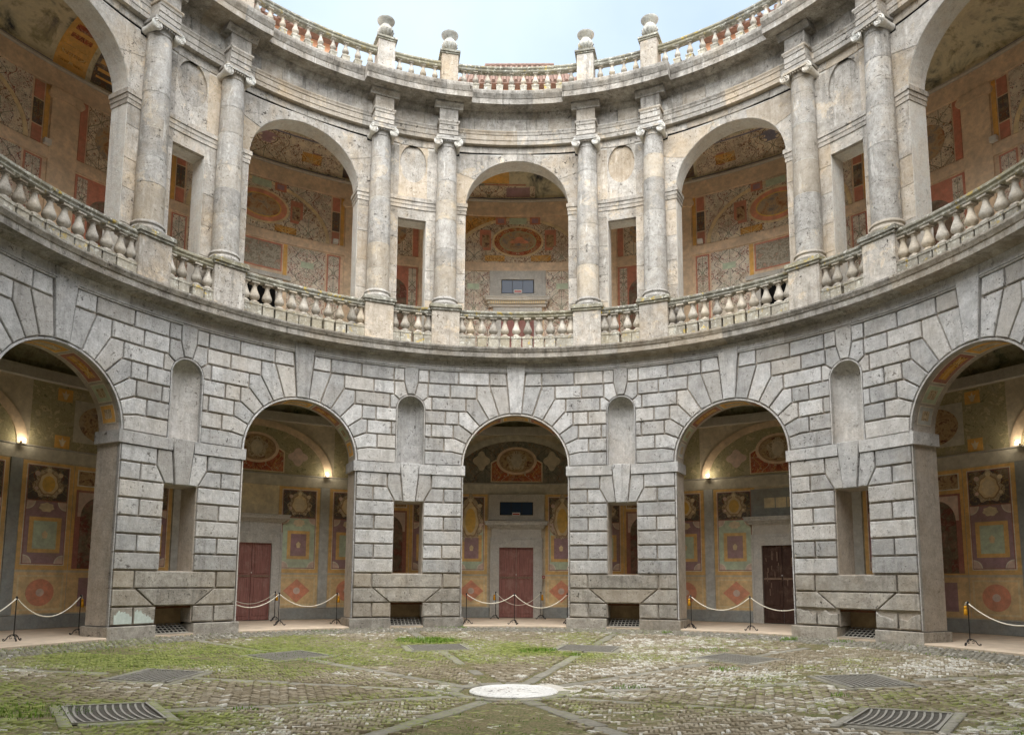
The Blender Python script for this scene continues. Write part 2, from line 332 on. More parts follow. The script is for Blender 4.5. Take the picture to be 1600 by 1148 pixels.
class Join:
    def __init__(self): self.v = []; self.f = []
    def add(self, vs, fs):
        b = len(self.v); self.v += [tuple(v) for v in vs]; self.f += [[i + b for i in f] for f in fs]
    def prism(self, poly, r0, r1, R, rot=0., cut=.42):
        raw, fs = prism_raw(poly, r0, r1, R, 0, cut)
        self.add([bend(v[0] + rot*R, v[1], v[2], R) for v in raw], fs)
    def box(self, c, h, m=None):
        vs = [Vector((c[0] + sx*h[0], c[1] + sy*h[1], c[2] + sz*h[2])) for sx in (-1, 1) for sy in (-1, 1) for sz in (-1, 1)]
        if m: vs = [m @ v for v in vs]
        self.add(vs, [(0, 1, 3, 2), (4, 6, 7, 5), (0, 4, 5, 1), (2, 3, 7, 6), (0, 2, 6, 4), (1, 5, 7, 3)])
    def tube(self, pts, rad, n=6, caps=True):
        pts = [Vector(p) for p in pts]; rings = []
        for i, p in enumerate(pts):
            d = (pts[min(i+1, len(pts)-1)] - pts[max(i-1, 0)]).normalized()
            up = Vector((0, 0, 1)) if abs(d.z) < .9 else Vector((1, 0, 0))
            a = d.cross(up).normalized(); b = d.cross(a)
            rr = rad[i] if isinstance(rad, (list, tuple)) else rad
            rings.append([p + (a*math.cos(2*PI*k/n) + b*math.sin(2*PI*k/n))*rr for k in range(n)])
        vs = [v for r in rings for v in r]; fs = []
        for i in range(len(pts)-1):
            for k in range(n): fs.append((i*n+k, i*n+(k+1) % n, (i+1)*n+(k+1) % n, (i+1)*n+k))
        if caps: fs.append(list(range(n))[::-1]); fs.append([len(vs)-n+k for k in range(n)])
        self.add(vs, fs)
    def lathe(self, prof, n=20, off=(0, 0, 0)):
        vs = []; fs = []
        for r, z in prof:
            for k in range(n): vs.append((off[0] + r*math.cos(2*PI*k/n), off[1] + r*math.sin(2*PI*k/n), off[2] + z))
        for i in range(len(prof)-1):
            for k in range(n): fs.append((i*n+k, i*n+(k+1) % n, (i+1)*n+(k+1) % n, (i+1)*n+k))
        fs.append(list(range(n))[::-1]); fs.append([(len(prof)-1)*n+k for k in range(n)])
        self.add(vs, fs)
    def ring(self, prof, a0, a1, step=2.0, caps=True):
        """closed profile [(radius, z)] swept round the courtyard axis between two angles (degrees)"""
        n = max(1, int(math.ceil((a1 - a0)/step))); m = len(prof); vs = []; fs = []
        for i in range(n + 1):
            a = RAD(a0 + (a1 - a0)*i/n)
            vs += [(r*math.sin(a), r*math.cos(a), z) for r, z in prof]
        for i in range(n):
            for k in range(m): fs.append((i*m+k, (i+1)*m+k, (i+1)*m+(k+1) % m, i*m+(k+1) % m))
        if caps: fs.append(list(range(m))); fs.append([n*m+k for k in range(m)][::-1])
        self.add(vs, fs)
    def mesh(self, name, mat, smooth=False, autosmooth=False):
        me = mesh(name, self.v, self.f, mat, None, smooth)
        if autosmooth:
            bm = bmesh.new(); bm.from_mesh(me)
            bmesh.ops.recalc_face_normals(bm, faces=bm.faces[:])
            for e in bm.edges: e.smooth = (len(e.link_faces) == 2 and e.calc_face_angle(3) < RAD(38))
            for f in bm.faces: f.smooth = True
            bm.to_mesh(me); bm.free()
        return me
    def obj(self, name, mat, parent=None, rot=0, loc=(0, 0, 0), **k):
        return link(name, self.mesh(name, mat, **k), parent, rot, loc)
def rect(s0, z0, s1, z1): return [(s0, z0), (s1, z0), (s1, z1), (s0, z1)]
def ell(cs, cz, a, b, n=28, t0=0, t1=360): return [(cs + a*math.cos(RAD(t0 + (t1-t0)*i/n)), cz + b*math.sin(RAD(t0 + (t1-t0)*i/n))) for i in range(n if t1-t0 == 360 else n + 1)]
def lobed(cs, cz, a, b, lobes, amp, n=48, ph=0): return [(cs + a*(1 + amp*math.cos(lobes*2*PI*i/n + ph))*math.cos(2*PI*i/n + PI/2), cz + b*(1 + amp*math.cos(lobes*2*PI*i/n + ph))*math.sin(2*PI*i/n + PI/2)) for i in range(n)]
def ringpanel_mesh(name, outer, inner, r0, r1, R, mat):
    n = len(outer); vs = []; 
    for lp, r in ((inner, r0), (outer, r0), (outer, r1), (inner, r1)): vs += [bend(p[0], r, p[1], R) for p in lp]
    fs = []
    for a, b in ((0, 1), (1, 2), (3, 0)):
        for i in range(n): fs.append((a*n+i, a*n+(i+1) % n, b*n+(i+1) % n, b*n+i))
    return mesh(name, vs, fs, mat)
def rsub(poly, k=4):
    o = []
    for i in range(len(poly)):
        p, q = poly[i], poly[(i+1) % len(poly)]
        o += [(p[0] + (q[0]-p[0])*j/k, p[1] + (q[1]-p[1])*j/k) for j in range(k)]
    return o
def jit(poly, a): return [(p[0] + random.uniform(-a, a), p[1] + random.uniform(-a, a)) for p in poly]
def pol(a, r, z=0.): return Vector((r*math.sin(RAD(a)), r*math.cos(RAD(a)), z))
BAYS = [0, -36, 36, -72, 72]; PIERS = [-18, 18, -54, 54]

# ------------------------------------------------------------------ value noise for scattering
_g = np.random.rand(64, 64)
def vnoise(x, y):
    xi = np.floor(x).astype(int); yi = np.floor(y).astype(int); fx = x - xi; fy = y - yi
    fx = fx*fx*(3-2*fx); fy = fy*fy*(3-2*fy)
    g = lambda a, b: _g[a % 64, b % 64]
    return (g(xi, yi)*(1-fx) + g(xi+1, yi)*fx)*(1-fy) + (g(xi, yi+1)*(1-fx) + g(xi+1, yi+1)*fx)*fy
def fbm(x, y): return sum(vnoise(x*2**i + 17*i, y*2**i + 31*i)*.5**(i+1) for i in range(4))/.9375
def zf(r): return -.41 + .41*np.minimum(r, 9.9)/9.9
def mossmask(x, y):
    m = fbm(x*.55 + 3, y*.55 + 8)*1.15 + .35*fbm(x*1.9, y*1.9) - .28
    m = m - .022*x
    for cx, cy2, rr, k in ((-2.2, 6.5, .8, .5), (.6, 4.9, .6, .45), (1.6, 4.3, .5, .3), (-5.4, -3.3, 1.2, .4), (-4.5, 3.2, 2.0, .2), (-6.5, 1.5, 1.6, .22), (3.9, -2.2, .8, .3), (5.8, -4.2, .8, .4), (-1.6, -.3, 1.4, -.25), (2.5, 2.0, 1.8, -.2), (.1, -4, 1.6, .12)):
        m = m + k*np.exp(-((x-cx)**2 + (y-cy2)**2)/rr**2)
    return np.clip(m, 0, 1)

# ================================================================== GROUND
gj = Join(); gj.ring([(0.01, -1.2), (90, -1.2), (90, -1.25), (0.01, -1.25)], 0, 360, 12, False); tag(gj.obj('ground', 'soil'), kind='structure')
court = Join(); prof = [(r, float(zf(r)) - .012) for r in (.02, 1, 2, 3, 4, 5, 6, 7, 8, 9, 9.95)]
court.ring(prof + [(9.95, -.9), (.02, -.9)], 0, 360, 4, False)
floor = tag(court.obj('courtyard_floor', 'moss_ground'), kind='structure')
pf = Join(); pf.ring([(9.93, -.3), (9.93, .035), (9.96, .06), (14.25, .06), (14.25, -.3)], 0, 360, 3, False)
pfo = tag(pf.obj('portico_floor', 'floor_tile'), kind='structure')
STRIPS = [18 + 36*k for k in range(10)]; GR = 5.55
# herringbone bricks set on edge, one lattice per sector between the stone strips
L_, W_, G_ = .165, .040, .016; cc = math.cos(PI/4)
pitch_x = (W_ + G_)/cc; pitch_y = (L_ + G_)*cc*.98
cent = []; 
for k in range(10):
    ax = RAD(36*k); n = int(10.2/pitch_x); m = int(10.2/pitch_y)
    X, Y = np.meshgrid(np.arange(-n, n)*pitch_x, np.arange(-m, m)*pitch_y, indexing='ij')
    I = np.repeat(np.arange(-m, m)[None, :], 2*n, 0)
    X = X + (I % 2)*pitch_x*.5
    x = X*math.cos(ax) + Y*math.sin(ax); y = -X*math.sin(ax) + Y*math.cos(ax)
    r = np.hypot(x, y); th = np.degrees(np.arctan2(x, y)); d = (th - 36*k + 180) % 360 - 180
    ok = (np.abs(d) < 18) & (r < 8.78) & (r > .98)
    ok &= (18 - np.abs(d))*PI/180*r > .17
    ang = np.where(I % 2 == 0, PI/4, -PI/4) - ax
    # keep clear of the drain grates
    for s in STRIPS:
        gx, gy = GR*math.sin(RAD(s)), GR*math.cos(RAD(s)); ca, sa = math.cos(RAD(s)), math.sin(RAD(s))
        u = (x-gx)*ca - (y-gy)*sa; v = (x-gx)*sa + (y-gy)*ca
        ok &= ~((np.abs(u) < .80) & (np.abs(v) < .62))
    cent.append(np.stack([x[ok], y[ok], ang[ok]], 1))
cent = np.concatenate(cent); 
keep = np.random.rand(len(cent)) > .02 + .05*(mossmask(cent[:, 0], cent[:, 1]) > .75); cent = cent[keep]
camx, camy = .2, -12.
inview = (np.abs(np.arctan2(cent[:, 0]-camx, cent[:, 1]-camy)) < RAD(33)) & (cent[:, 1] > -5.6 + .1*np.abs(cent[:, 0]))
dist = np.hypot(cent[:, 0]-camx, cent[:, 1]-camy); dist[~inview] = 99
order = np.argsort(dist); near = order[:290]; rest = order[290:]
def dirtmask(x, y): return np.clip((fbm(x*.75 + 60, y*.75 + 20) + .35*(fbm(x*3.1, y*3.1 + 9) - .5) - .60)*6 + 3.0*((np.abs((np.degrees(np.arctan2(x, y)) % 360) - 180) < 14.5) & (np.hypot(x, y) > 1.3)) , 0, 1)
def brick_arrays(cs):
    n = len(cs); hl = L_/2*(1 - .12*np.random.rand(n)); hw = W_/2*(1 - .15*np.random.rand(n))
    top = .000 + .028*np.random.rand(n) - .034*dirtmask(cs[:, 0], cs[:, 1]); ch = .006; a = cs[:, 2] + np.random.normal(0, .05, n)
    ca, sa = np.cos(a), np.sin(a); V = np.zeros((n, 12, 3)); i = 0
    tx, ty = np.random.normal(0, .03, n), np.random.normal(0, .05, n)
    for (f, dz) in ((1, -.05), (1, -ch), (.86, 0)):
        for (sx, sy) in ((-1, -1), (1, -1), (1, 1), (-1, 1)):
            lx = sx*(hl - (1-f)*.045); ly = sy*(hw - (1-f)*.045)
            x = cs[:, 0] + lx*ca - ly*sa; y = cs[:, 1] + lx*sa + ly*ca
            V[:, i, 0] = x; V[:, i, 1] = y; V[:, i, 2] = zf(np.hypot(x, y)) + top + dz + lx*tx + ly*ty; i += 1
    return V
FQ = np.array([(0, 1, 5, 4), (1, 2, 6, 5), (2, 3, 7, 6), (3, 0, 4, 7), (4, 5, 9, 8), (5, 6, 10, 9), (6, 7, 11, 10), (7, 4, 8, 11), (8, 9, 10, 11)])
def attr_mesh(name, V, F, shade, moss, mat):
    me = bpy.data.meshes.new(name); n = len(V); k = V.shape[1]
    me.vertices.add(n*k); me.vertices.foreach_set('co', V.reshape(-1))
    f = (F[None] + (np.arange(n)*k)[:, None, None]).reshape(-1, F.shape[1])
    me.loops.add(f.size); me.loops.foreach_set('vertex_index', f.reshape(-1).astype(np.int32))
    me.polygons.add(len(f)); me.polygons.foreach_set('loop_start', np.arange(0, f.size, F.shape[1], dtype=np.int32))
    me.update(calc_edges=True)
    for nm, v in (('shade', shade), ('moss', moss)):
        a = me.attributes.new(nm, 'FLOAT', 'FACE'); a.data.foreach_set('value', np.repeat(v, len(F)).astype(np.float32))
    me.materials.append(MAT[mat]); me.validate(); return me
def shades(c): return np.clip(.42 + .9*(fbm(c[:, 0]*.8 + 40, c[:, 1]*.8) - .5)*2 + np.random.normal(0, .32, len(c)) + .02*c[:, 0], 0, 1)
c = cent[rest]; V = brick_arrays(c)
o = link('brick_paving', attr_mesh('brick_paving', V, FQ, shades(c), mossmask(c[:, 0], c[:, 1]), 'brick'), floor); o['kind'] = 'stuff'
c = cent[near]; V = brick_arrays(c); sh = shades(c); mo = mossmask(c[:, 0], c[:, 1])
for i in range(len(c)):
    o = link('paving_brick', attr_mesh('paving_brick', V[i:i+1], FQ, sh[i:i+1], mo[i:i+1], 'brick'), floor)
# cobbled gutter ring along the wall
cb = []
for q in range(9):
    r = 8.84 + .12*q; n = int(2*PI*r/.13)
    a = (np.arange(n) + .5*(q % 2) + np.random.normal(0, .12, n))*2*PI/n; rr = r + np.random.normal(0, .012, n)
    cb.append(np.stack([rr*np.sin(a), rr*np.cos(a), np.random.rand(n)*PI], 1))
c = np.concatenate(cb); n = len(c); K = 7; V = np.zeros((n, 2*K, 3))
jr = 1 + .18*np.random.normal(0, 1, (n, K)).clip(-1.5, 1.5); sz = .052*(1 + .15*np.random.normal(0, 1, n))
for k in range(K):
    a = 2*PI*k/K + c[:, 2]
    for lv, (f, dz) in enumerate(((1, -.03), (.62, .016))):
        x = c[:, 0] + sz*jr[:, k]*f*np.cos(a)*1.15; y = c[:, 1] + sz*jr[:, k]*f*np.sin(a)
        V[:, lv*K + k] = np.stack([x, y, zf(np.hypot(x, y)) + dz + .006*np.random.rand(n)], 1)
me = bpy.data.meshes.new('cobble_gutter'); vs = V.reshape(-1, 3)
fs = []
for i in range(n):
    b = i*2*K; fs += [(b+k, b+(k+1) % K, b+K+(k+1) % K, b+K+k) for k in range(K)]; fs.append([b+K+k for k in range(K)])
me.from_pydata(vs.tolist(), [], fs)
for nm, v in (('shade', np.clip(np.random.normal(.5, .25, n), 0, 1)), ('moss', mossmask(c[:, 0], c[:, 1])*.7)):
    a = me.attributes.new(nm, 'FLOAT', 'FACE'); a.data.foreach_set('value', np.repeat(v, K+1).astype(np.float32))
me.materials.append(MAT['cobbles']); o = link('cobble_gutter', me, floor); o['kind'] = 'stuff'
# radial stone strips, grate surrounds
def slab(cx, cy, ang, hu, hv, mat='paving_stone', up=.012):
    q = jit(rect(-hu, -hv, hu, hv), .014); ca, sa = math.cos(ang), math.sin(ang); vs = []
    for f, dz in ((1, -.06), (1, -.006), (.97, 0)):
        for u, v in q:
            x = cx + (u*ca + v*sa)*1; y = cy + (-u*sa + v*ca); x = cx + (x-cx)*f; y = cy + (y-cy)*f
            vs.append((x, y, float(zf(math.hypot(x, y))) + up + dz))
    me = attr_mesh('paving_slab', np.array(vs)[None], FQ, np.array([random.uniform(.2, .8)]), np.array([float(mossmask(np.array([cx]), np.array([cy]))[0])*.7 + .08]), 'cobbles')
    return link('paving_slab', me, floor)
for s in STRIPS:
    a = RAD(s); r = 1.02
    while r < 8.7:
        l = random.uniform(.45, .85); l = min(l, 8.78 - r)
        if not (GR - .62 < r + l/2 < GR + .62) and l > .15 and random.random() > .12: slab((r + l/2)*math.sin(a) + random.uniform(-.02, .02), (r + l/2)*math.cos(a), a + random.uniform(-.02, .02), random.uniform(.085, .125), l/2 - .012, up=random.uniform(-.006, .008))
        r += l
    ca, sa = math.cos(a), math.sin(a)
    for (u, v, hu, hv) in ((-.71, 0, .075, .42), (.71, 0, .075, .42), (-.40, .52, .38, .06), (.40, .52, .38, .06), (-.40, -.52, .38, .06), (.40, -.52, .38, .06)):
        slab(GR*sa + u*ca + v*sa, GR*ca - u*sa + v*ca, a, hu, hv)
# ring of kerb slabs round the middle
for k in range(12):
    a = 2*PI*(k + .3)/12
    if k in (1, 2): continue
    slab(.86*math.sin(a), .86*math.cos(a), a, .2, .1)
# grass tufts and moss fringe (uncountable)
gv = []; gf = []
def blade(x, y, h, z0):
    a = random.uniform(0, 2*PI); w_ = random.uniform(.003, .007); dx, dy = math.cos(a), math.sin(a); le = random.uniform(.1, .7)*h
    b = len(gv); ox, oy = -dy*w_, dx*w_
    gv.extend([(x-ox, y-oy, z0), (x+ox, y+oy, z0), (x+dx*le*.4+ox*.7, y+dy*le*.4+oy*.7, z0+h*.6), (x+dx*le*.4-ox*.7, y+dy*le*.4-oy*.7, z0+h*.6), (x+dx*le, y+dy*le, z0+h)])
    gf.extend([(b, b+1, b+2, b+3), (b+3, b+2, b+4)])
def tuft(cx, cy, rad, n, h):
    for _ in range(n):
        r = rad*math.sqrt(random.random()); a = random.uniform(0, 2*PI); x, y = cx + r*math.cos(a)*1.3, cy + r*math.sin(a)
        blade(x, y, h*random.uniform(.4, 1.1), float(zf(math.hypot(x, y))) - .005)
for cx, cy2, rad, n, h in ((-2.2, 6.5, .55, 900, .09), (-1.8, 6.6, .4, 400, .08), (.55, 4.9, .35, 420, .07), (.75, 5.0, .2, 200, .08), (1.3, 4.3, .18, 120, .07), (-5.4, -3.3, .5, 500, .05), (1.9, .2, .22, 160, .06), (-1.5, 9.6, .12, 70, .09), (-2.0, 9.62, .2, 80, .07),
                           (-5.0, 8.0, .3, 120, .06), (4.1, 8.3, .12, 60, .1), (6.6, 6.2, .16, 120, .12), (4.3, 4.6, .35, 260, .07), (4.6, -1.4, .12, 70, .08), (5.6, -4.3, .4, 240, .05), (-3.2, -2.6, .14, 80, .05), (3.9, 1.9, .25, 180, .07), (7.6, 5.6, .2, 100, .08), (-4.3, 3.2, .9, 500, .045), (-6.2, 1.3, .9, 500, .045)): tuft(cx, cy2, rad, n, h)
nb = 0
while nb < 9000:
    x, y = random.uniform(-8.6, 8.6), random.uniform(-6, 8.7)
    if math.hypot(x, y) > 9.8: continue
    m_ = float(mossmask(np.array([x]), np.array([y]))[0])
    if random.random() < max(0, m_ - .48)*2.0: tuft(x, y, .09, 9, .028); nb += 9
    else: nb += 1
for k in range(260):
    a = random.uniform(-80, 80); p = pol(a, random.choice((9.86, 8.8))); tuft(p.x, p.y, .05, 5, .045)
o = tag(link('grass', mesh('grass', gv, gf, 'grass'), None), 'short green grass and moss sprouting between the courtyard bricks', 'grass', kind='stuff')
# ================================================================== LOWER STOREY: rusticated arcade
R0 = 10.0; A = 1.56; HB = R0*PI/10; P = HB - A           # arch half width, half bay, half pier (along the wall)
PL = .30; RH = .413; ZI = 4.43; ZS = 4.72; RH2 = .408; ZT = ZS + 7*RH2
FACE, CORE, BACK = 10.0, 10.075, 10.82
arcade = empty('rusticated_arcade', (0, 0, 0), 'ground storey ring wall of grey rusticated stone blocks with round arches and niches', 'arcade')
core_parts = Join()
def zr(k): return PL + RH*(k-1)
def zu(j): return ZS + RH2*(j-1)
def arc(r, a0, a1, n, cs=0., cz=ZS): return [(cs + r*math.cos(RAD(a0 + (a1-a0)*i/n)), cz + r*math.sin(RAD(a0 + (a1-a0)*i/n))) for i in range(n+1)]
PHI = [12*i for i in range(8)]
RHO = [A] + [RH2*i/math.sin(RAD(12*i)) for i in range(1, 7)] + [RH2*6/math.sin(RAD(84))]
def pt(i): return (RHO[i]*math.cos(RAD(PHI[i])), ZS + RHO[i]*math.sin(RAD(PHI[i])))
GAP = .020
def stone_piece(name, poly, bay, mat='stone', proud=None, gap=GAP, ch=.012, jag=0, label=None):
    if area(poly) < 0: poly = poly[::-1]
    pr = random.uniform(-.006, .006) if proud is None else proud
    q = inset(poly, gap)
    zlo = min(p[1] for p in q)
    if gap == GAP and name == 'block': q = [(x, z + .008 if z < zlo + .02 else z) for x, z in q]
    if jag:
        qq = []
        for i in range(len(q)):
            a, b = q[i], q[(i+1) % len(q)]
            for j in range(5):
                f = j/5; x = a[0] + (b[0]-a[0])*f; z = a[1] + (b[1]-a[1])*f
                if a[1] > zr(1) + .2 or b[1] > zr(1) + .2: z -= random.uniform(0, jag)*(1 if z > zr(1) + .2 else 0)
                qq.append((x, z))
        q = qq
    else: q = jit(q, .004)
    me = prism(name, q, FACE + pr, CORE + .015, R0, mat, ch=ch, back=False)
    o = link(name, me, arcade, -RAD(bay))
    if label: o['label'] = label
    return o
def mir(poly, s): return [(p[0]*s, p[1]) for p in poly]
def half_pier_cells(s):
    """cells between an arch (axis at s=0) and the next pier axis (s=HB), for one side; returns list (name, poly, row)"""
    ce = []
    t = lambda x: HB - x             # distance x from the pier axis
    j = lambda a=.03: random.uniform(-a, a)
    m = t(1.0) + j(.05)
    ce += [('block', rect(A, zr(1), t(1.0), zr(2)), 1), ('block', rect(t(1.0), zr(1), t(.45), zr(2)), 1)]
    ce += [('block', [(A, zr(2)), (t(.50), zr(2)), (t(.98), zr(3)), (A, zr(3))], 2)]
    ce += [('block', rect(A, zr(3), t(1.02), zr(4)), 3)]
    ce += [('block', rect(A, zr(4), t(.42), zr(5)), 4)]
    m = t(1.0) + j(); ce += [('block', rect(A, zr(5), m, zr(6)), 5), ('block', rect(m, zr(5), t(.42), zr(6)), 5)]
    ce += [('block', rect(A, zr(6), t(.42), zr(7)), 6)]
    m = t(1.0) + j(); ce += [('block', rect(A, zr(7), m, zr(8)), 7), ('block', rect(m, zr(7), t(.42), zr(8)), 7)]
    ce += [('block', rect(A, zr(8), t(.42), zr(9)), 8)]
    m = t(1.02) + j(); ce += [('block', rect(A, zr(9), m, zr(10)), 9), ('block', [(m, zr(9)), (t(.42), zr(9)), (t(.64), zr(10)), (m, zr(10))], 9)]
    ce += [('block', rect(A, zr(10), t(.64), ZI), 10)]
    ce += [('lintel_wedge', [(t(.42), zr(9)), (t(.17), zr(9)), (t(.265), ZI), (t(.64), ZI), (t(.64), zr(10))], 9)]
    # voussoirs
    ends = [t(.42), 2.16 + j(), pt(2)[0] + .04, pt(3)[0] + .03, pt(4)[0] + .03, pt(5)[0] + .0]
    for i in range(1, 8):
        a = arc(A, PHI[i-1], PHI[i], 4)
        if i <= 6:
            so = max(ends[i-1], pt(i-1)[0])
            lo = [pt(i-1)] if i > 1 else []
            poly = a[::-1] + lo + [(so, zu(i)), (so, zu(i+1)), pt(i)]
            if i > 1 and abs(so - pt(i-1)[0]) < .012: poly = a[::-1] + [(so, zu(i)), (so, zu(i+1)), pt(i)]
        else:
            poly = a[::-1] + [pt(6), (pt(7)[0], zu(7))]
        ce.append(('voussoir', poly, 20 + i))
    nr = t(.42)
    row = lambda k, xs: [('block', rect(xs[q], zu(k), xs[q+1], zu(k+1)), 10 + k) for q in range(len(xs)-1)]
    ce += row(2, [ends[1], nr])
    ce += row(3, [ends[2], 2.55 + j(), nr]); ce += row(4, [ends[3], 2.14 + j(), nr])
    e5 = t(.62); ce += row(5, [ends[4], e5])
    e6 = t(.50); ce += row(6, [ends[5], 2.02 + j(.06), e6])
    kx = (7*RH2)*math.tan(RAD(6)); kl = (6*RH2)*math.tan(RAD(6))
    m1, m2 = .80 + j(.04), 1.72 + j(.06)
    ce += [('block', [(kl, zu(7)), (m1, zu(7)), (m1, ZT), (kx, ZT)], 17)] + row(7, [m1, m2, t(.52), t(.2)])
    # niche arch stones
    zn = zu(5); rn = .42
    na = lambda a0, a1: [(t(rn*math.sin(RAD(a0 + (a1-a0)*q/4))), zn + rn*math.cos(RAD(a0 + (a1-a0)*q/4))) for q in range(5)]
    ce.append(('niche_voussoir', na(14, 52) + [(t(.50), 6.745), (t(.50), zu(7)), (t(.2), zu(7))], 30))
    ce.append(('niche_voussoir', na(52, 90) + [(t(.62), zn), (t(.62), zu(6)), (t(.50), zu(6)), (t(.50), 6.745)], 31))
    return ce
def shrink_open(poly, name):          # keep a plain margin round the arch and along pier edges
    o = []
    for x, z in poly:
        if name == 'voussoir':
            d = math.hypot(x, z - ZS)
            if abs(d - A) < 1e-4: x, z = x*(A + .05)/A, ZS + (z - ZS)*(A + .05)/A
        elif abs(x - A) < 1e-6: x += .035
        o.append((x, z))
    return o
for bay in BAYS:
    for s in (1, -1):
        for name, poly, row in half_pier_cells(s):
            core_parts.prism(mir(poly, s), CORE, BACK, R0, RAD(bay))
            q = mir(shrink_open(poly, name), s)
            pier = bay + 18*s
            mat = 'stone_dirty' if row <= 3 else 'stone'; jag = 0; lab = None
            if row == 1 and pier == 54: jag = .22; lab = 'eroded block with broken crumbling edge'
            if row == 1 and pier == -54 and bay == -72: mat = 'stone_whitewash'; lab = 'block stained with pale whitewash'
            stone_piece(name, q, bay, mat, jag=jag, label=lab)
    kw = lambda z: (z - ZS)*math.tan(RAD(6))
    key = arc(A, 84, 96, 4) ; keyp = key + [(-.30, 7.87), (.30, 7.87)]
    kcore = arc(A, 84, 96, 4)[::-1] + [(kw(ZT), ZT), (-kw(ZT), ZT)]
    core_parts.prism(kcore, CORE, BACK, R0, RAD(bay))
    stone_piece('keystone', [(x*(A+.05)/A if z < 7 else x, z + (.05 if z < 7 else 0)) for x, z in keyp], bay, 'stone', proud=-.035, gap=.008)
    # plain rim round the arch mouth and impost blocks
    rim = Join(); n = 30
    rim.prism(arc(A + .042, 0, 180, n) + arc(A, 0, 180, n)[::-1], FACE + .004, CORE + .02, R0, 0, cut=.2)
    rim.obj('arch_rim', 'stone', arcade, -RAD(bay))
    for s in (1, -1):
        ip = Join(); ip.prism(mir(rect(A - .055, ZI, HB - .278, ZS - .006), s), FACE - .03, BACK + .04, R0, 0)
        ip.obj('impost', 'stone', arcade, -RAD(bay))
        pm = Join(); pm.prism(mir(rect(A, PL, A + .027, ZI), s), FACE + .004, CORE + .02, R0, 0)
        pm.obj('corner_margin', 'stone', arcade, -RAD(bay))
        pl = prism('plinth', mir([(A - .06, -.08), (HB - .47, -.08), (HB - .47, PL - .02), (A - .06, PL - .02)], s), FACE - .075, BACK + .06, R0, 'stone_dirty', ch=.012)
        link('plinth', pl, arcade, -RAD(bay))
# pieces on the pier axes
for pier in PIERS + [-90, 90]:
    d = RAD(pier)
    for poly in (rect(-1.02, zr(3), 1.02, zr(4)), [(-.5, zr(2)), (.5, zr(2)), (.98, zr(3)), (-.98, zr(3))], [(-.17, zr(9)), (.17, zr(9)), (.265, ZI), (-.265, ZI)],
                 [(-.28, ZI), (.28, ZI), (.28, ZS), (-.28, ZS)]):
        core_parts.prism(poly, CORE, BACK, R0, d)
    zn = zu(5); karc = [(.42*math.sin(RAD(a)), zn + .42*math.cos(RAD(a))) for a in (-14, -7, 0, 7, 14)]
    nk = karc + [(.2, zu(7)), (.2, ZT), (-.2, ZT), (-.2, zu(7))]
    core_parts.prism(nk, CORE, BACK, R0, d)
    if abs(pier) == 90: continue
    stone_piece('sill_stone', rect(-1.02, zr(3), 1.02, zr(4)), pier, 'stone_dirty')
    stone_piece('apron_wedge', [(-.5, zr(2)), (.5, zr(2)), (.98, zr(3)), (-.98, zr(3))], pier, 'stone_dirty')
    stone_piece('lintel_keystone', [(-.17, zr(9)), (.17, zr(9)), (.285, ZS + .02), (-.285, ZS + .02)], pier, 'stone', proud=-.04, gap=.006)
    stone_piece('niche_keystone', [(p[0]*1.02, p[1] + .03) for p in karc] + [(.2, zu(7)), (.215, ZT + .03), (-.215, ZT + .03), (-.2, zu(7))], pier, 'stone', proud=-.008, gap=.01)
    # niche: half cylinder with quarter-sphere head
    nj = Join(); n = 14; vs = []; fs = []; rn = .42
    zs_ = [ZS - .005, 5.2, 5.8, zn]
    prof = [(rn, z) for z in zs_] + [(rn*math.cos(RAD(a)), zn + rn*math.sin(RAD(a))) for a in (15, 30, 45, 60, 75, 89)]
    for rr, z in prof:
        for k in range(n + 1):
            a = PI*k/n; vs.append(bend(-rr*math.cos(a), FACE + .03 + rr*math.sin(a)*.95, z, R0))
    for i in range(len(prof)-1):
        for k in range(n): fs.append((i*(n+1)+k, i*(n+1)+k+1, (i+1)*(n+1)+k+1, (i+1)*(n+1)+k))
    nj.add(vs, fs)
    nj.obj('niche', 'stone', arcade, -RAD(pier), smooth=True)
    nf = Join()
    for s in (1, -1): nf.prism(mir(rect(.395, ZS - .003, .425, zn), s), FACE + .004, FACE + .12, R0)
    nf.prism(arc(.425, 0, 180, 16, 0, zn) + arc(.395, 0, 180, 16, 0, zn)[::-1], FACE + .004, FACE + .12, R0, 0, .1)
    nf.obj('niche_rim', 'stone', arcade, -RAD(pier))
    # window slit lining and basement shaft
    sj = Join()
    sj.prism(rect(-.449, -.6, .449, zr(2) - .001), 10.55, BACK - .01, R0)
    sj.obj('shaft_back', 'earth_wall', arcade, -RAD(pier))
    lb = Join(); lb.prism(rect(-.448, zr(2) - .06, .448, zr(2) - .002), 10.09, 10.54, R0); lb.obj('shaft_lintel', 'timber', arcade, -RAD(pier))
# flaking whitewash smears on one pier foot
for c0, c1 in ((HB - 1.46, HB - 1.03), (HB - .97, HB - .50)):
    n = 26; up_ = [(c0 + (c1 - c0)*i/n, zr(1) + .05 + (.27*math.sin(PI*(.25 + .6*i/n if c0 < HB - 1.2 else .45 + .5*i/n)) + random.uniform(-.05, .03))) for i in range(n + 1)]
    link('whitewash_smear', prism('whitewash_smear', [(c0, zr(1) + .035), (c1, zr(1) + .035)] + up_[::-1], FACE - .009, FACE + .02, R0, 'whitewash', back=False), arcade, RAD(72))
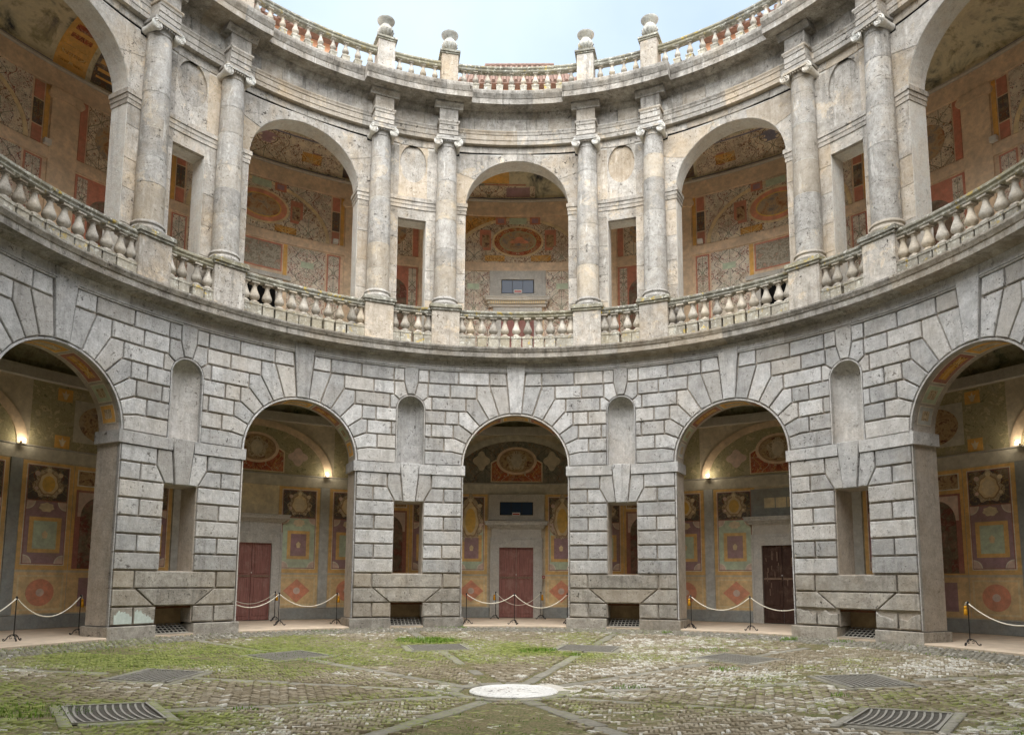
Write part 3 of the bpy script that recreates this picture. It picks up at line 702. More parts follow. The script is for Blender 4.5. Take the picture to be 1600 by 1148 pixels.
# back half of the ring: plain wall with the same openings
for bay in (108, 144, 180, 216, 252):
    for s in (1, -1):
        A_ = 2.25 if bay == 180 else A
        core_parts.prism(mir(rect(A_, -.05, HB, ZS), s), CORE - .03, BACK, R0, RAD(bay), cut=.6)
        core_parts.prism(mir(arc(A_, 0, 90, 12) + [(0, ZT), (HB, ZT), (HB, ZS)], s), CORE - .03, BACK, R0, RAD(bay), cut=.6)
core_parts.obj('wall_core', 'joint', arcade)
# crowning string, frieze and cornice of the lower storey, cut into stones
for a0 in range(-90, 270, 9):
    q = .02; a1 = a0 + 9 - q; vis = a0 < 90
    prof = [(BACK, ZT), (10.03, ZT), (9.985, ZT + .012), (9.985, ZT + .035), (10.02, ZT + .045), (9.975, ZT + .055), (9.975, ZT + .085), (10.0, ZT + .095), (10.0, 7.87), (BACK, 7.87)]
    j = Join(); j.ring(prof, a0, a1, 3); j.obj('frieze_stone', 'stone', arcade)
    o_ = random.uniform(-.006, .006)
    prof = [(BACK, 7.87), (9.985, 7.87), (9.95, 7.90), (9.90, 7.93), (9.86, 7.945), (9.62 + o_, 7.955), (9.62 + o_, 8.10), (9.595, 8.11), (9.575, 8.15), (9.545, 8.20), (9.54, 8.245), (10.1, 8.285), (BACK, 8.285)]
    j = Join(); j.ring(prof, a0 + q, a1 + q, 3); j.obj('cornice_stone', 'stone_cornice', arcade)
# painted soffits of the arches
for bay in BAYS:
    seq = [('fresco_mustard', 6, 22), ('fresco_teal', 24, 40), ('fresco_darkred', 42, 74), ('fresco_mustard', 76, 104), ('fresco_darkred', 106, 138), ('fresco_teal', 140, 156), ('fresco_blueband', 158, 174)]
    for m, a0, a1 in seq:
        for (ri, rb, rr, mm, da) in ((A - .006, 10.18, 10.66, 'fresco_white', 0), (A - .010, 10.20, 10.64, m, .8), (A - .014, 10.30, 10.54, 'grotesque_ochre' if 'dark' in m else 'cartouche_relief', 4)):
            vs = []; uv = []; fs = []; n = 8
            for i in range(n + 1):
                a = a0 + da + (a1 - a0 - 2*da)*i/n
                for r in (rb, rr):
                    x, z = ri*math.cos(RAD(a)), ZS + ri*math.sin(RAD(a)); vs.append(bend(x, r, z, R0)); uv.append((r - (rb+rr)/2, RAD(a - (a0+a1)/2)*A))
            for i in range(n): fs.append((2*i, 2*i+1, 2*i+3, 2*i+2))
            link('soffit_panel', mesh('soffit_panel', vs, fs, mm, uv), arcade, -RAD(bay))
# ================================================================== UPPER STOREY: columned loggia
R1 = 10.6; HB1 = R1*PI/10; A1 = 1.64; SL = .44; ZF = 8.285; IMB, IMT, ZTOP = 12.86, 13.22, 15.2
loggia = empty('upper_loggia', (0, 0, ZF), 'upper storey ring of pale stone arches between paired ionic columns under a heavy cornice', 'loggia')
def lg(o): o.location.z = -ZF; return o          # parts are modelled in courtyard coordinates
W0, W1 = 10.6, 11.2
corej = Join()
for bay in BAYS + [108, 144, 180, 216, 252]:
    for s in (1, -1):
        e = HB1 - SL; d = RAD(bay)
        corej.prism(mir(rect(A1, ZF, e, IMT), s), W0, W1, R1, d)
        sp = [(A1*math.cos(RAD(a)), IMT - .06 + A1*.97*math.sin(RAD(a))) for a in np.linspace(0, 90, 15)]
        corej.prism(mir([(A1, IMT - .06)] + sp[1:] + [(0, ZTOP), (e, ZTOP), (e, IMT - .06)], s), W0 + .001, W1 - .001, R1, d)
        corej.prism(mir(rect(e, 12.53, HB1, ZTOP), s), W0 + .12, W1, R1, d)
lg(corej.obj('wall_core', 'mortar', loggia))
def up_piece(name, poly, bay, mat='stone_upper', gap=.005, r0=None, ch=.006, R=R1):
    r0 = W0 - .014 + random.uniform(-.004, .004) if r0 is None else r0
    if area(poly) < 0: poly = poly[::-1]
    return lg(link(name, prism(name, jit(inset(poly, gap), .002), r0, W0 + .03, R, mat, ch=ch, back=False), loggia, -RAD(bay)))
for bay in BAYS:
    for s in (1, -1):
        e = HB1 - SL; z = ZF; first = True
        zs_ = [ZF]; 
        while zs_[-1] < IMB - .9: zs_.append(zs_[-1] + random.uniform(.72, .95))
        zs_.append(IMB)
        for a, b in zip(zs_, zs_[1:]): up_piece('ashlar_block', mir(rect(A1 + .003, a, e - .003, b), s), bay)
        # spandrel, with the beam hole at its upper corner and the open joint with its drawn shadow line under the lintel course
        zb = 14.93
        sp = [(A1*math.cos(RAD(a)), IMT - .06 + A1*.97*math.sin(RAD(a))) for a in np.linspace(0, 90, 19)]
        v1 = [p for p in sp]
        cutA = 7
        low = sp[:cutA+1] + [(2.06, sp[cutA][1] + .22), (2.06, IMT)]
        up_piece('spandrel_stone', mir([(A1 + .002, IMT)] + low[1:], s), bay)
        hx = 1.98
        up2 = sp[cutA:15] + [(.52, 14.93), (hx - .11, zb - .005), (hx - .11, zb - .10), (hx, zb - .10), (2.06, zb - .10), (2.06, sp[cutA][1] + .22)]
        up_piece('spandrel_stone', mir(up2, s), bay)
        up_piece('spandrel_stone', mir(rect(2.06, IMT, e - .003, zb - .02), s), bay)
        kst = sp[14:] + [(0, 14.99), (.52, 14.965)]
        up_piece('arch_keystone', mir(kst, s), bay, gap=.003)
        dk = Join(); dk.prism(mir(rect(hx - .115, zb - .105, hx + .03, zb + .03), s), W0 - .019, W0 + .01, R1); lg(dk.obj('beam_hole', 'void', loggia, -RAD(bay)))
        oj = Join(); oj.prism(mir([(.45, 14.972), (hx - .09, 14.925), (hx - .09, 14.968), (.45, 14.978)], s), W0 - .017, W0 + .01, R1); lg(oj.obj('joint_shadow', 'void', loggia, -RAD(bay)))  # dark strip draws the joint gap together with the lintel's shadow line
        up_piece('lintel_stone', mir(rect(0.0, 14.975, 1.25, ZTOP), s), bay, r0=W0 - .035)
        up_piece('lintel_stone', mir(rect(1.25, 14.965, e, ZTOP), s), bay, r0=W0 - .03)
        # impost moulding returning into the arch
        ij = Join()
        for o0, zz0, zz1 in ((.02, IMB, IMB + .12), (.035, IMB + .1201, IMB + .24), (.06, IMB + .2401, IMT)): ij.prism(mir(rect(A1 - o0, zz0, e, zz1), s), W0 - .012 - o0, W1 + o0, R1)
        lg(ij.obj('impost', 'stone_upper', loggia, -RAD(bay)))
for pier in PIERS:
    # narrow bay over the slit: lintel, string, wall panel with shallow oval
    sj_ = Join(); sj_.prism(rect(-SL, 12.53, SL, IMB), W0 - .006, W0 + .13, R1); lg(sj_.obj('slit_lintel', 'stone_upper', loggia, -RAD(pier)))
    ij = Join()
    for o0, zz0, zz1 in ((.02, IMB, IMB + .12), (.035, IMB + .1201, IMB + .24), (.06, IMB + .2401, IMT)): ij.prism(rect(-SL, zz0, SL, zz1), W0 - .0125 - o0, W0 + .2, R1)
    lg(ij.obj('string_moulding', 'stone_upper', loggia, -RAD(pier)))
    n = 32; cz = 14.36; a, b = .42, .62
    ov = ell(0, cz, a, b, n); sq = []
    hw, z0, z1 = .45, IMT, 14.95
    for i in range(n):
        t_ = 2*PI*i/n; c, s_ = math.cos(t_), math.sin(t_)
        k = min((hw/abs(c)) if abs(c) > 1e-6 else 9, ((z1-cz) if s_ > 0 else (cz-z0))/abs(s_) if abs(s_) > 1e-6 else 9); sq.append((k*c, cz + k*s_))
    # make the square corners exact
    for X, Z in ((hw, z0), (hw, z1), (-hw, z0), (-hw, z1)):
        i = min(range(n), key=lambda q: (sq[q][0]-X)**2 + (sq[q][1]-Z)**2); sq[i] = (X, Z)
    lg(link('oval_surround', ringpanel_mesh('oval_surround', sq, ov, W0 - .012, W0 + .12, R1, 'stone_upper'), loggia, -RAD(pier)))
    lg(link('oval_panel', prism('oval_panel', ell(0, cz, a + .01, b + .01, n), W0 + .055, W0 + .13, R1, 'stone_upper', cut=.2), loggia, -RAD(pier)))
    sj_ = Join(); sj_.prism(rect(-SL, 14.95, SL, ZTOP), W0 - .03, W0 + .13, R1); lg(sj_.obj('lintel_stone', 'stone_upper', loggia, -RAD(pier)))
# ---- columns
COLS = [-12.29, 12.29, -23.71, 23.71, -48.29, 48.29, -59.71, 59.71]
RC = 10.42; r_b, r_t = .345, .29; zc0, zc1 = 9.94, 14.83
def shaft_r(z):
    f = (z - zc0)/(zc1 - zc0); return r_b - (r_b - r_t)*max(0, (f - .25)/.75)**1.4
# capital, facing the courtyard (local -Y)
def capital_parts():
    g = Join()                                     # neck, echinus, abacus
    g.lathe([(.29, -.02), (.30, .0), (.315, .012), (.30, .03), (.292, .04), (.30, .10), (.345, .16), (.37, .20), (.36, .215)], 24)
    g.box((0, 0, .305), (.375, .36, .035)); g.box((0, 0, .258), (.335, .345, .012))
    v = Join()
    for sx in (-1, 1):
        cx, cz = sx*.315, .12
        prof = [(.135, -.365), (.14, -.34), (.10, -.25), (.085, -.05), (.085, .05), (.10, .25), (.14, .34), (.135, .365)]
        n = 18; vs = []; fs = []
        for r, y in prof:
            for k in range(n): vs.append((cx + r*math.cos(2*PI*k/n), y, cz + r*math.sin(2*PI*k/n)))
        for i in range(len(prof)-1):
            for k in range(n): fs.append((i*n+k, i*n+(k+1) % n, (i+1)*n+(k+1) % n, (i+1)*n+k))
        fs.append(list(range(n))); fs.append([(len(prof)-1)*n+k for k in range(n)]); v.add(vs, fs)
        for yy in (-.376, .376):
            sp = [(cx - sx*(.132 - .118*t/26)*math.sin(-2*PI*t/10.4), yy, cz + (.132 - .118*t/26)*math.cos(2*PI*t/10.4)) for t in range(27)]
            v.tube(sp, [.022 - .008*t/26 for t in range(27)], 5)
    band = Join(); band.box((0, 0, .205), (.325, .405, .03))
    eg = Join()
    for i in range(7): 
        x = -.21 + .07*i; eg.lathe([(.004, -.03), (.024, -.015), (.026, .005), (.02, .025)], 8, (x, -.365 + .02*abs(x)/.2, .15))
    return g.mesh('capital', 'stone_column', autosmooth=True), v.mesh('volute', 'mortar', autosmooth=True), band.mesh('canalis', 'stone_column'), eg.mesh('egg_ornament', 'stone_column', smooth=True)
CAP = capital_parts()
bs = Join(); bs.lathe([(.42, 0), (.43, .02), (.43, .06), (.415, .08), (.395, .09), (.375, .12), (.37, .15), (.385, .165), (.40, .18), (.40, .21), (.385, .235), (.36, .245), (.355, .262)], 32)
BASE = bs.mesh('column_base', 'stone_column', autosmooth=True)
for a in COLS:
    p = pol(a, RC); zs_ = [zc0]
    while zs_[-1] < zc1 - 1.2: zs_.append(zs_[-1] + random.uniform(.55, 1.05))
    zs_.append(zc1)
    cj = Join(); cj.lathe([(shaft_r(z) - .007, z - 9.68) for z in np.linspace(zc0, zc1, 7)], 28)
    col = cj.obj('column', 'mortar', loggia, -RAD(a), (p.x, p.y, 9.68 - ZF), smooth=True)
    for z0, z1 in zip(zs_, zs_[1:]):
        j = Join(); q = random.uniform(-.003, .003)
        zz = [z0 + .004, z0 + .008] + list(np.linspace(z0, z1, 5)[1:-1]) + [z1 - .008, z1 - .004]
        j.lathe([(shaft_r(z) + q - (.004 if i in (0, len(zz)-1) else 0), z - 9.68) for i, z in enumerate(zz)], 28)
        j.obj('drum', 'stone_column', col, autosmooth=True)
    link('column_base', BASE, col)
    c = link('capital', CAP[0], col, 0, (0, 0, zc1 - 9.68))
    for nm, me in (('volute', CAP[1]), ('canalis', CAP[2]), ('egg_ornament', CAP[3])): link(nm, me, col, 0, (0, 0, zc1 - 9.68))
    # pedestal
    d0 = a*PI/180*R0
    for nm, hw, z0, z1, rf, m in (('pedestal', .42, ZF + .001, 9.475, 10.03, 'stone_upper'), ('pedestal_cap', .455, 9.475, 9.545, 9.985, 'stone_rail'), ('pedestal_cap', .49, 9.545, 9.645, 9.95, 'stone_rail'), ('pedestal_cap', .46, 9.645, 9.68, 9.98, 'stone_rail')):
        lg(link(nm, prism(nm, rect(-hw, z0, hw, z1), rf, 10.83 + (10.03 - rf), R0, m, ch=.008), loggia, -RAD(a)))
# ---- entablature: wall plane, breaks over the columns, cornice
def ent(name, prof, a0, a1, mat): j = Join(); j.ring(prof, a0, a1, 1.5); lg(j.obj(name, mat, loggia))
def arch_prof(f, z0=ZTOP): return [(W1, z0), (f, z0), (f, z0 + .13), (f - .02, z0 + .135), (f - .02, z0 + .30), (f - .04, z0 + .305), (f - .05, z0 + .36), (f - .075, z0 + .40), (f - .075, z0 + .43), (W1, z0 + .43)]
F = 10.42; ZA, ZFR = ZTOP + .43, ZTOP + .85
for a0 in range(-90, 270, 9):
    ent('architrave', arch_prof(F), a0, a0 + 8.97, 'stone_upper')
fa = -90
while fa < 270:
    st = random.uniform(3.2, 5.2); ent('frieze_stone', [(W1, ZA), (F, ZA), (F + random.uniform(-.004, .004), ZFR), (W1, ZFR)], fa, min(270, fa + st - .05), 'stone_cornice'); fa += st
FB = 10.06
for a in COLS:
    h = math.degrees(.30/10.1)
    ent('architrave', arch_prof(FB, ZTOP - .002)[:0] + [(F + .05, ZTOP - .002), (FB, ZTOP - .002), (FB, ZTOP + .13), (FB - .02, ZTOP + .135), (FB - .02, ZTOP + .30), (FB - .04, ZTOP + .305), (FB - .05, ZTOP + .36), (F + .05, ZTOP + .36)], a - h, a + h, 'stone_upper')
    ent('architrave', [(F + .05, ZTOP + .3605), (FB - .05, ZTOP + .3605), (FB - .075, ZTOP + .40), (FB - .075, ZTOP + .432), (F + .05, ZTOP + .432)], a - h*1.13, a + h*1.13, 'stone_upper')
    ent('frieze_stone', [(F + .05, ZA + .002), (FB + .01, ZA + .002), (FB + .01, ZFR + .0), (F + .05, ZFR)], a - h*.96, a + h*.96, 'stone_cornice')
    ent('bed_moulding', [(F + .05, ZFR + .0), (FB - .02, ZFR + .0), (FB - .03, ZFR + .04), (FB - .10, ZFR + .10), (FB - .14, ZFR + .12), (FB - .14, ZFR + .17), (F + .05, ZFR + .17)], a - h*1.5, a + h*1.5, 'stone_cornice')
def cornice(f, a0, a1):
    prof = [(W1, ZFR), (F + .0, ZFR), (F - .04, ZFR + .05), (F - .12, ZFR + .11), (F - .14, ZFR + .17), (f + .10, ZFR + .185), (f + .06, ZFR + .19), (f + .06, ZFR + .36), (f + .045, ZFR + .37), (f + .02, ZFR + .42), (f - .02, ZFR + .49), (f - .035, ZFR + .56), (f - .035, ZFR + .60), (f + .4, ZFR + .63), (W1, ZFR + .63)]
    n = max(1, round((a1 - a0)/4.8)); 
    for i in range(n):
        q = random.uniform(-.003, .003)
        ent('cornice_stone', [(r + (q if r < 10.2 else 0), z) for r, z in prof], a0 + (a1-a0)*i/n + .015, a0 + (a1-a0)*(i+1)/n - .015, 'stone_cornice')
for b in range(-72, 253, 36): cornice(9.83, b - 8.3, b + 8.3)
for p_ in range(-90, 270, 36): cornice(9.56, p_ - 9.7, p_ + 9.7)
# terrace on top and loggia floor slab
j = Join(); j.ring([(10.45, 16.66), (15.6, 16.9), (15.6, 17.25), (10.95, 17.25), (10.45, 16.72)], 0, 360, 4, False); lg(j.obj('roof_terrace', 'stone_inside', loggia))
j = Join(); j.ring([(10.83, 8.1), (15.6, 8.1), (15.6, 8.30), (10.83, 8.30)], 0, 360, 4, False); lg(j.obj('loggia_floor', 'pale_tile', loggia))
# ---- attic pedestals
for a in COLS:
    for nm, hw, z0, z1, rf, m in (('attic_pedestal', .26, ZFR + .6, 17.86, 9.98, 'stone_upper'), ('attic_pedestal_cap', .29, 17.86, 17.91, 9.95, 'stone_rail'), ('attic_pedestal_cap', .32, 17.91, 17.98, 9.92, 'stone_rail')):
        lg(link(nm, prism(nm, rect(-hw, z0, hw, z1), rf, 10.5 + (9.98 - rf), R0, m, ch=.008), loggia, -RAD(a)))
# ---- balustrades
bj = Join(); bj.box((0, 0, .20), (.15, .15, .20)); bj.box((0, 0, .43), (.165, .165, .03))
bt = Join(); bt.lathe([(.12, .46), (.135, .48), (.13, .51), (.09, .535), (.065, .555), (.075, .575), (.12, .615), (.137, .66), (.13, .715), (.10, .79), (.072, .87), (.056, .945), (.06, .975), (.078, .985), (.078, 1.0), (.06, 1.01), (.07, 1.03)], 16)
bc = Join(); bc.box((0, 0, 1.05), (.105, .105, .02))
B_FOOT, B_BODY, B_TOP = bj.mesh('baluster_foot', 'stone_baluster_foot'), bt.mesh('baluster', 'stone_baluster', autosmooth=True), bc.mesh('baluster_abacus', 'stone_baluster')
def balustrade(a_mid, half, n, z0, rm, hs, rail_t, label, group, depth, ends):
    root = empty('balustrade', pol(a_mid, rm, z0), label, 'balustrade', group)
    inv = lambda o: (setattr(o, 'matrix_parent_inverse', Matrix.Translation(-pol(a_mid, rm, z0))), o)[1]
    zt = z0 + 1.07*hs
    prof = [(rm - depth*.8, zt), (rm - depth, zt + .03), (rm - depth*.85, zt + .05), (rm - depth*.85, zt + rail_t*.45), (rm - depth*1.15, zt + rail_t*.65), (rm - depth*1.15, zt + rail_t*.9), (rm - depth, zt + rail_t), (rm + depth, zt + rail_t), (rm + depth*1.15, zt + rail_t*.8), (rm + depth*.8, zt)]
    segs = 2 if half > 5 else 1
    for i in range(segs):
        j = Join(); j.ring(prof, a_mid - half + 2*half*i/segs, a_mid - half + 2*half*(i+1)/segs - (.03 if i < segs-1 else 0), 1); inv(j.obj('hand_rail', 'stone_rail', root))
    j = Join(); j.ring([(rm - .15, z0 - .02), (rm - .15, z0 + .1*hs), (rm + .15, z0 + .1*hs), (rm + .15, z0 - .02)], a_mid - half, a_mid + half, 1); inv(j.obj('base_course', 'stone_baluster_foot', root))
    sp = 2*half/n
    for i in range(n + (1 if ends else 0)):
        a = a_mid - half + sp*(i + (0 if ends else .5)); p = pol(a, rm, z0)
        if ends and i in (0, n): a += .45 if i == 0 else -.45; p = pol(a, rm, z0)
        b = inv(link('baluster', B_BODY, root, -RAD(a) + random.uniform(-.03, .03), p)); b.scale = (hs*random.uniform(.9, 1.06), hs*random.uniform(.9, 1.06), hs); b.rotation_euler.x = random.uniform(-.012, .012)
        for me in (B_FOOT, B_TOP): link(me.name, me, b)
WH = {0: 'the central arch', -36: 'the beige overdoor arch', 36: 'the brown door arch', -72: 'the arch beyond the whitewashed pier', 72: 'the arch beyond the eroded pier'}
NW = {-18: 'between the central and beige overdoor arches', 18: 'between the central and brown door arches', -54: 'above the whitewash stained pier', 54: 'above the eroded pier'}
for b in BAYS: balustrade(b, 12.29 - 2.40, 10, ZF, 10.22, 1.0, .19, 'wide lichened loggia balustrade over ' + WH[b], 'main balustrades of the wide bays', .13, True)
for p_ in PIERS: balustrade(p_, 5.71 - 2.42, 3, ZF, 10.22, 1.0, .19, 'short loggia balustrade of few balusters ' + NW[p_], 'short balustrades between column pedestals', .13, True)
for b in BAYS: balustrade(b, 12.29 - 1.52, 10, 16.72, 10.22, .72, .18, 'wide rooftop balustrade above the cornice over ' + WH[b], 'rooftop balustrades of the wide bays', .11, False)
for p_ in PIERS: balustrade(p_, 5.71 - 1.5, 4, 16.72, 10.22, .72, .18, 'short rooftop balustrade above the cornice ' + NW[p_], 'short rooftop balustrades', .11, False)
# ---- urns
uj = Join(); uj.lathe([(.13, 0), (.135, .03), (.10, .05), (.075, .075), (.08, .10), (.13, .135), (.19, .20), (.215, .28), (.21, .34), (.175, .41), (.14, .45), (.135, .475), (.17, .52), (.22, .57), (.245, .605), (.25, .63), (.235, .64), (.20, .625), (.15, .58), (.12, .5)], 24)
URN = uj.mesh('body', 'stone_urn', autosmooth=True)
gj = Join()
for k in range(12):
    a = 2*PI*k/12; pts = [(r*math.cos(a), r*math.sin(a), z) for r, z in ((.13, .14), (.187, .20), (.212, .28), (.205, .33))]
    gj.tube(pts, [.012, .03, .034, .012], 6)
GAD = gj.mesh('gadroon', 'stone_urn', smooth=True)
for a in COLS:
    lab = {-12.29: 'stone vase urn at the end of the central rooftop balustrade, beige overdoor arch side', 12.29: 'stone vase urn at the end of the central rooftop balustrade, brown door arch side', -23.71: 'stone vase urn on the rooftop pedestal beside the beige overdoor arch', 23.71: 'stone vase urn on the rooftop pedestal beside the brown door arch'}.get(a)
    if abs(a) > 40: continue
    u = empty('urn', pol(a, 10.22, 17.98), lab, 'urn', 'stone urns on the rooftop balustrade')
    link('body', URN, u, random.random()); link('gadroon', GAD, u, random.random()); u.scale = (1.1, 1.1, 1.1)
# ================================================================== PORTICO (ground storey) inner wall with frescoes
RW = 14.2; HBW = RW*PI/10
portico = empty('portico_wall', (0, 0, 0), 'curved inner wall of the ground portico painted with framed frescoes and doorways', 'wall')
j = Join(); j.ring([(RW, 0), (RW + .5, 0), (RW + .5, 6.75), (RW, 6.75)], 0, 360, 2, False); j.obj('plaster', 'fresco_wall', portico)
vp = [(RW + .25, 6.6)] + [(12.5 + 1.75*math.cos(RAD(a)), 6.75 + 1.0*math.sin(RAD(a))) for a in range(0, 181, 12)] + [(10.82, 6.3), (10.82, 8.05), (RW + .25, 8.05)]
j = Join(); j.ring(vp, 0, 360, 3, False); j.obj('vault', 'painted_foliage_vault', portico, smooth=False)
def ringband(root, z0, z1, d, mat, rw, name, a0=-90, a1=90):
    j = Join(); j.ring([(rw, z0), (rw - d, z0 + .01), (rw - d, z1 - .01), (rw, z1)], a0, a1, 2); return j.obj(name, mat, root)
ringband(portico, 6.48, 6.78, .16, 'stone_inside', RW, 'vault_cornice')
ringband(portico, 4.38, 4.72, .012, 'fresco_band', RW, 'painted_band')
ringband(portico, 4.72, 4.76, .05, 'stone_inside', RW, 'ledge')
ringband(portico, .06, .42, .02, 'fresco_slate', RW, 'skirting')
LAY = .006
class Painter:
    def __init__(self, root, rw, dz=0): self.root, self.rw, self.c, self.dz = root, rw, {}, dz
    def put(self, name, poly, lay, mat, bay, cut=.35, thick=None):
        key = (name, mat, lay, tuple(poly))
        if key not in self.c: self.c[key] = prism(name, poly, self.rw - LAY*(lay + 1) - (thick or 0), self.rw + .004, self.rw, mat, cut=cut, back=False)
        o = link(name, self.c[key], self.root, -RAD(bay)); o.location.z = self.dz; return o
    def frame(self, name, outer, inner, lay, mat, bay):
        key = (name, mat, lay, tuple(outer))
        if key not in self.c: self.c[key] = ringpanel_mesh(name, outer, inner, self.rw - LAY*(lay + 1), self.rw + .004, self.rw, mat)
        o = link(name, self.c[key], self.root, -RAD(bay)); o.location.z = self.dz; return o
    def rframe(self, name, s0, z0, s1, z1, w_, lay, mat, bay): return self.frame(name, rsub(rect(s0, z0, s1, z1)), rsub(rect(s0+w_, z0+w_, s1-w_, z1-w_)), lay, mat, bay)
    def oframe(self, name, cs, cz, a, b, w_, lay, mat, bay): return self.frame(name, ell(cs, cz, a, b, 32), ell(cs, cz, a-w_, b-w_, 32), lay, mat, bay)
pw = Painter(portico, RW)
def quarter(cs, cz, r, q): return [(cs, cz)] + ell(cs, cz, r, r, 8, 90*q, 90*q + 90)
def corners(P, s0, z0, s1, z1, r, lay, mat, bay):
    for cs, cz, q in ((s0, z0, 0), (s1, z0, 1), (s1, z1, 2), (s0, z1, 3)): P.put('corner_fan', quarter(cs, cz, r + .03, q), lay, 'fresco_white', bay); P.put('corner_fan', quarter(cs, cz, r, q), lay + 1, mat, bay)
def scutcheon(P, cs, cz, a, b, lay, bay, inner='fresco_gold', heads=True):
    def leaf(ka, kb, A_=(.09, .07, .05)):
        o = []
        for i in range(60):
            t_ = 2*PI*i/60; f = 1 + A_[0]*math.cos(3*t_) + A_[1]*math.cos(7*t_ + .0) + A_[2]*math.cos(12*t_); o.append((cs + a*ka*f*math.sin(t_), cz + b*kb*f*math.cos(t_)))
        return o
    P.put('cartouche', leaf(.92, .92), lay, 'cartouche_relief', bay)
    P.put('cartouche', leaf(.66, .74, (.05, .05, .0)), lay + 1, 'fresco_brown', bay)
    P.put('cartouche', leaf(.58, .66, (.05, .05, .0)), lay + 2, 'fresco_tanlight', bay)
    P.put('shield', ell(cs, cz - b*.03, a*.40, b*.50), lay + 3, inner, bay)
    for dx, dz, rr in ((-.72, .58, .13), (.72, .58, .13), (-.74, -.35, .10), (.74, -.35, .10), (0, .80, .13)):
        P.put('scroll', ell(cs + dx*a, cz + dz*b, rr*a*1.2, rr*a*1.2, 12), lay + 2, 'fresco_cream' if (dx+dz) > 0 else 'fresco_pinkgrey', bay)
def panelset(P, s, bay, outer, c0, c1, big):
    """one framed panel with a shield above and a painted tablet below"""
    m = lambda poly: [(x*s, z) for x, z in poly]
    lo, hi = min(c0*s, c1*s), max(c0*s, c1*s); cs = (lo + hi)/2
    P.put('fresco_frame', rect(lo, 1.56, hi, 4.36), 1, 'fresco_orange', bay)
    i0, i1 = lo + .10, hi - .10
    P.put('fresco_panel', rect(i0, 1.68, i1, 4.28), 2, 'fresco_white', bay); P.put('fresco_panel', rect(i0 + .022, 1.702, i1 - .022, 4.258), 3, 'fresco_darkred', bay)
    P.put('fresco_panel', rect(i0 + .045, 3.36, i1 - .045, 4.235), 4, 'grotesque_dark', bay)
    P.put('fresco_panel', rect(i0 + .045, 1.725, i1 - .045, 3.33), 4, 'fresco_purple' if outer else 'fresco_teal', bay)
    corners(P, i0 + .045, 1.725, i1 - .045, 3.33, .19, 5, 'fresco_pinkgrey', bay)
    h = .40 if outer else .36
    P.put('fresco_frame', lobed(cs, 2.46, .1, .1, 4, 0, 4) and rect(cs - h, 2.0, cs + h, 2.92), 5, 'fresco_orange', bay)
    P.put('fresco_panel', rect(cs - h + .11, 2.1, cs + h - .11, 2.82), 6, 'fresco_teal' if outer else 'fresco_purple', bay)
    P.put('mask_ornament', lobed(cs, 2.46, .07, .1, 5, .12, 20), 7, 'fresco_tanlight', bay)
    P.put('shell_ornament', lobed(cs, 3.18, .18, .12, 7, .1, 28), 6, 'fresco_cream', bay)
    if big: pass
    else: scutcheon(P, cs, 3.80, .40, .42, 5, bay, 'fresco_cream' if bay in (-36, 72) else 'fresco_gold')
    # dado
    P.put('dado_panel', rect(lo, .45, hi, 1.50), 1, 'fresco_tan', bay); P.rframe('dado_frame', lo + .07, .52, hi - .07, 1.43, .05, 2, 'fresco_tanlight', bay)
    if outer:
        P.put('painted_roundel', ell(cs, .98, .345, .345, 30), 2, 'fresco_rust', bay); P.put('painted_roundel', ell(cs, .98, .10, .10, 16), 3, 'fresco_pinkgrey', bay)
    else:
        P.put('painted_diamond', [(cs - .43, .98), (cs, .60), (cs + .43, .98), (cs, 1.36)], 2, 'fresco_rust', bay); P.put('painted_roundel', ell(cs, .98, .11, .11, 16), 3, 'fresco_pinkgrey', bay)
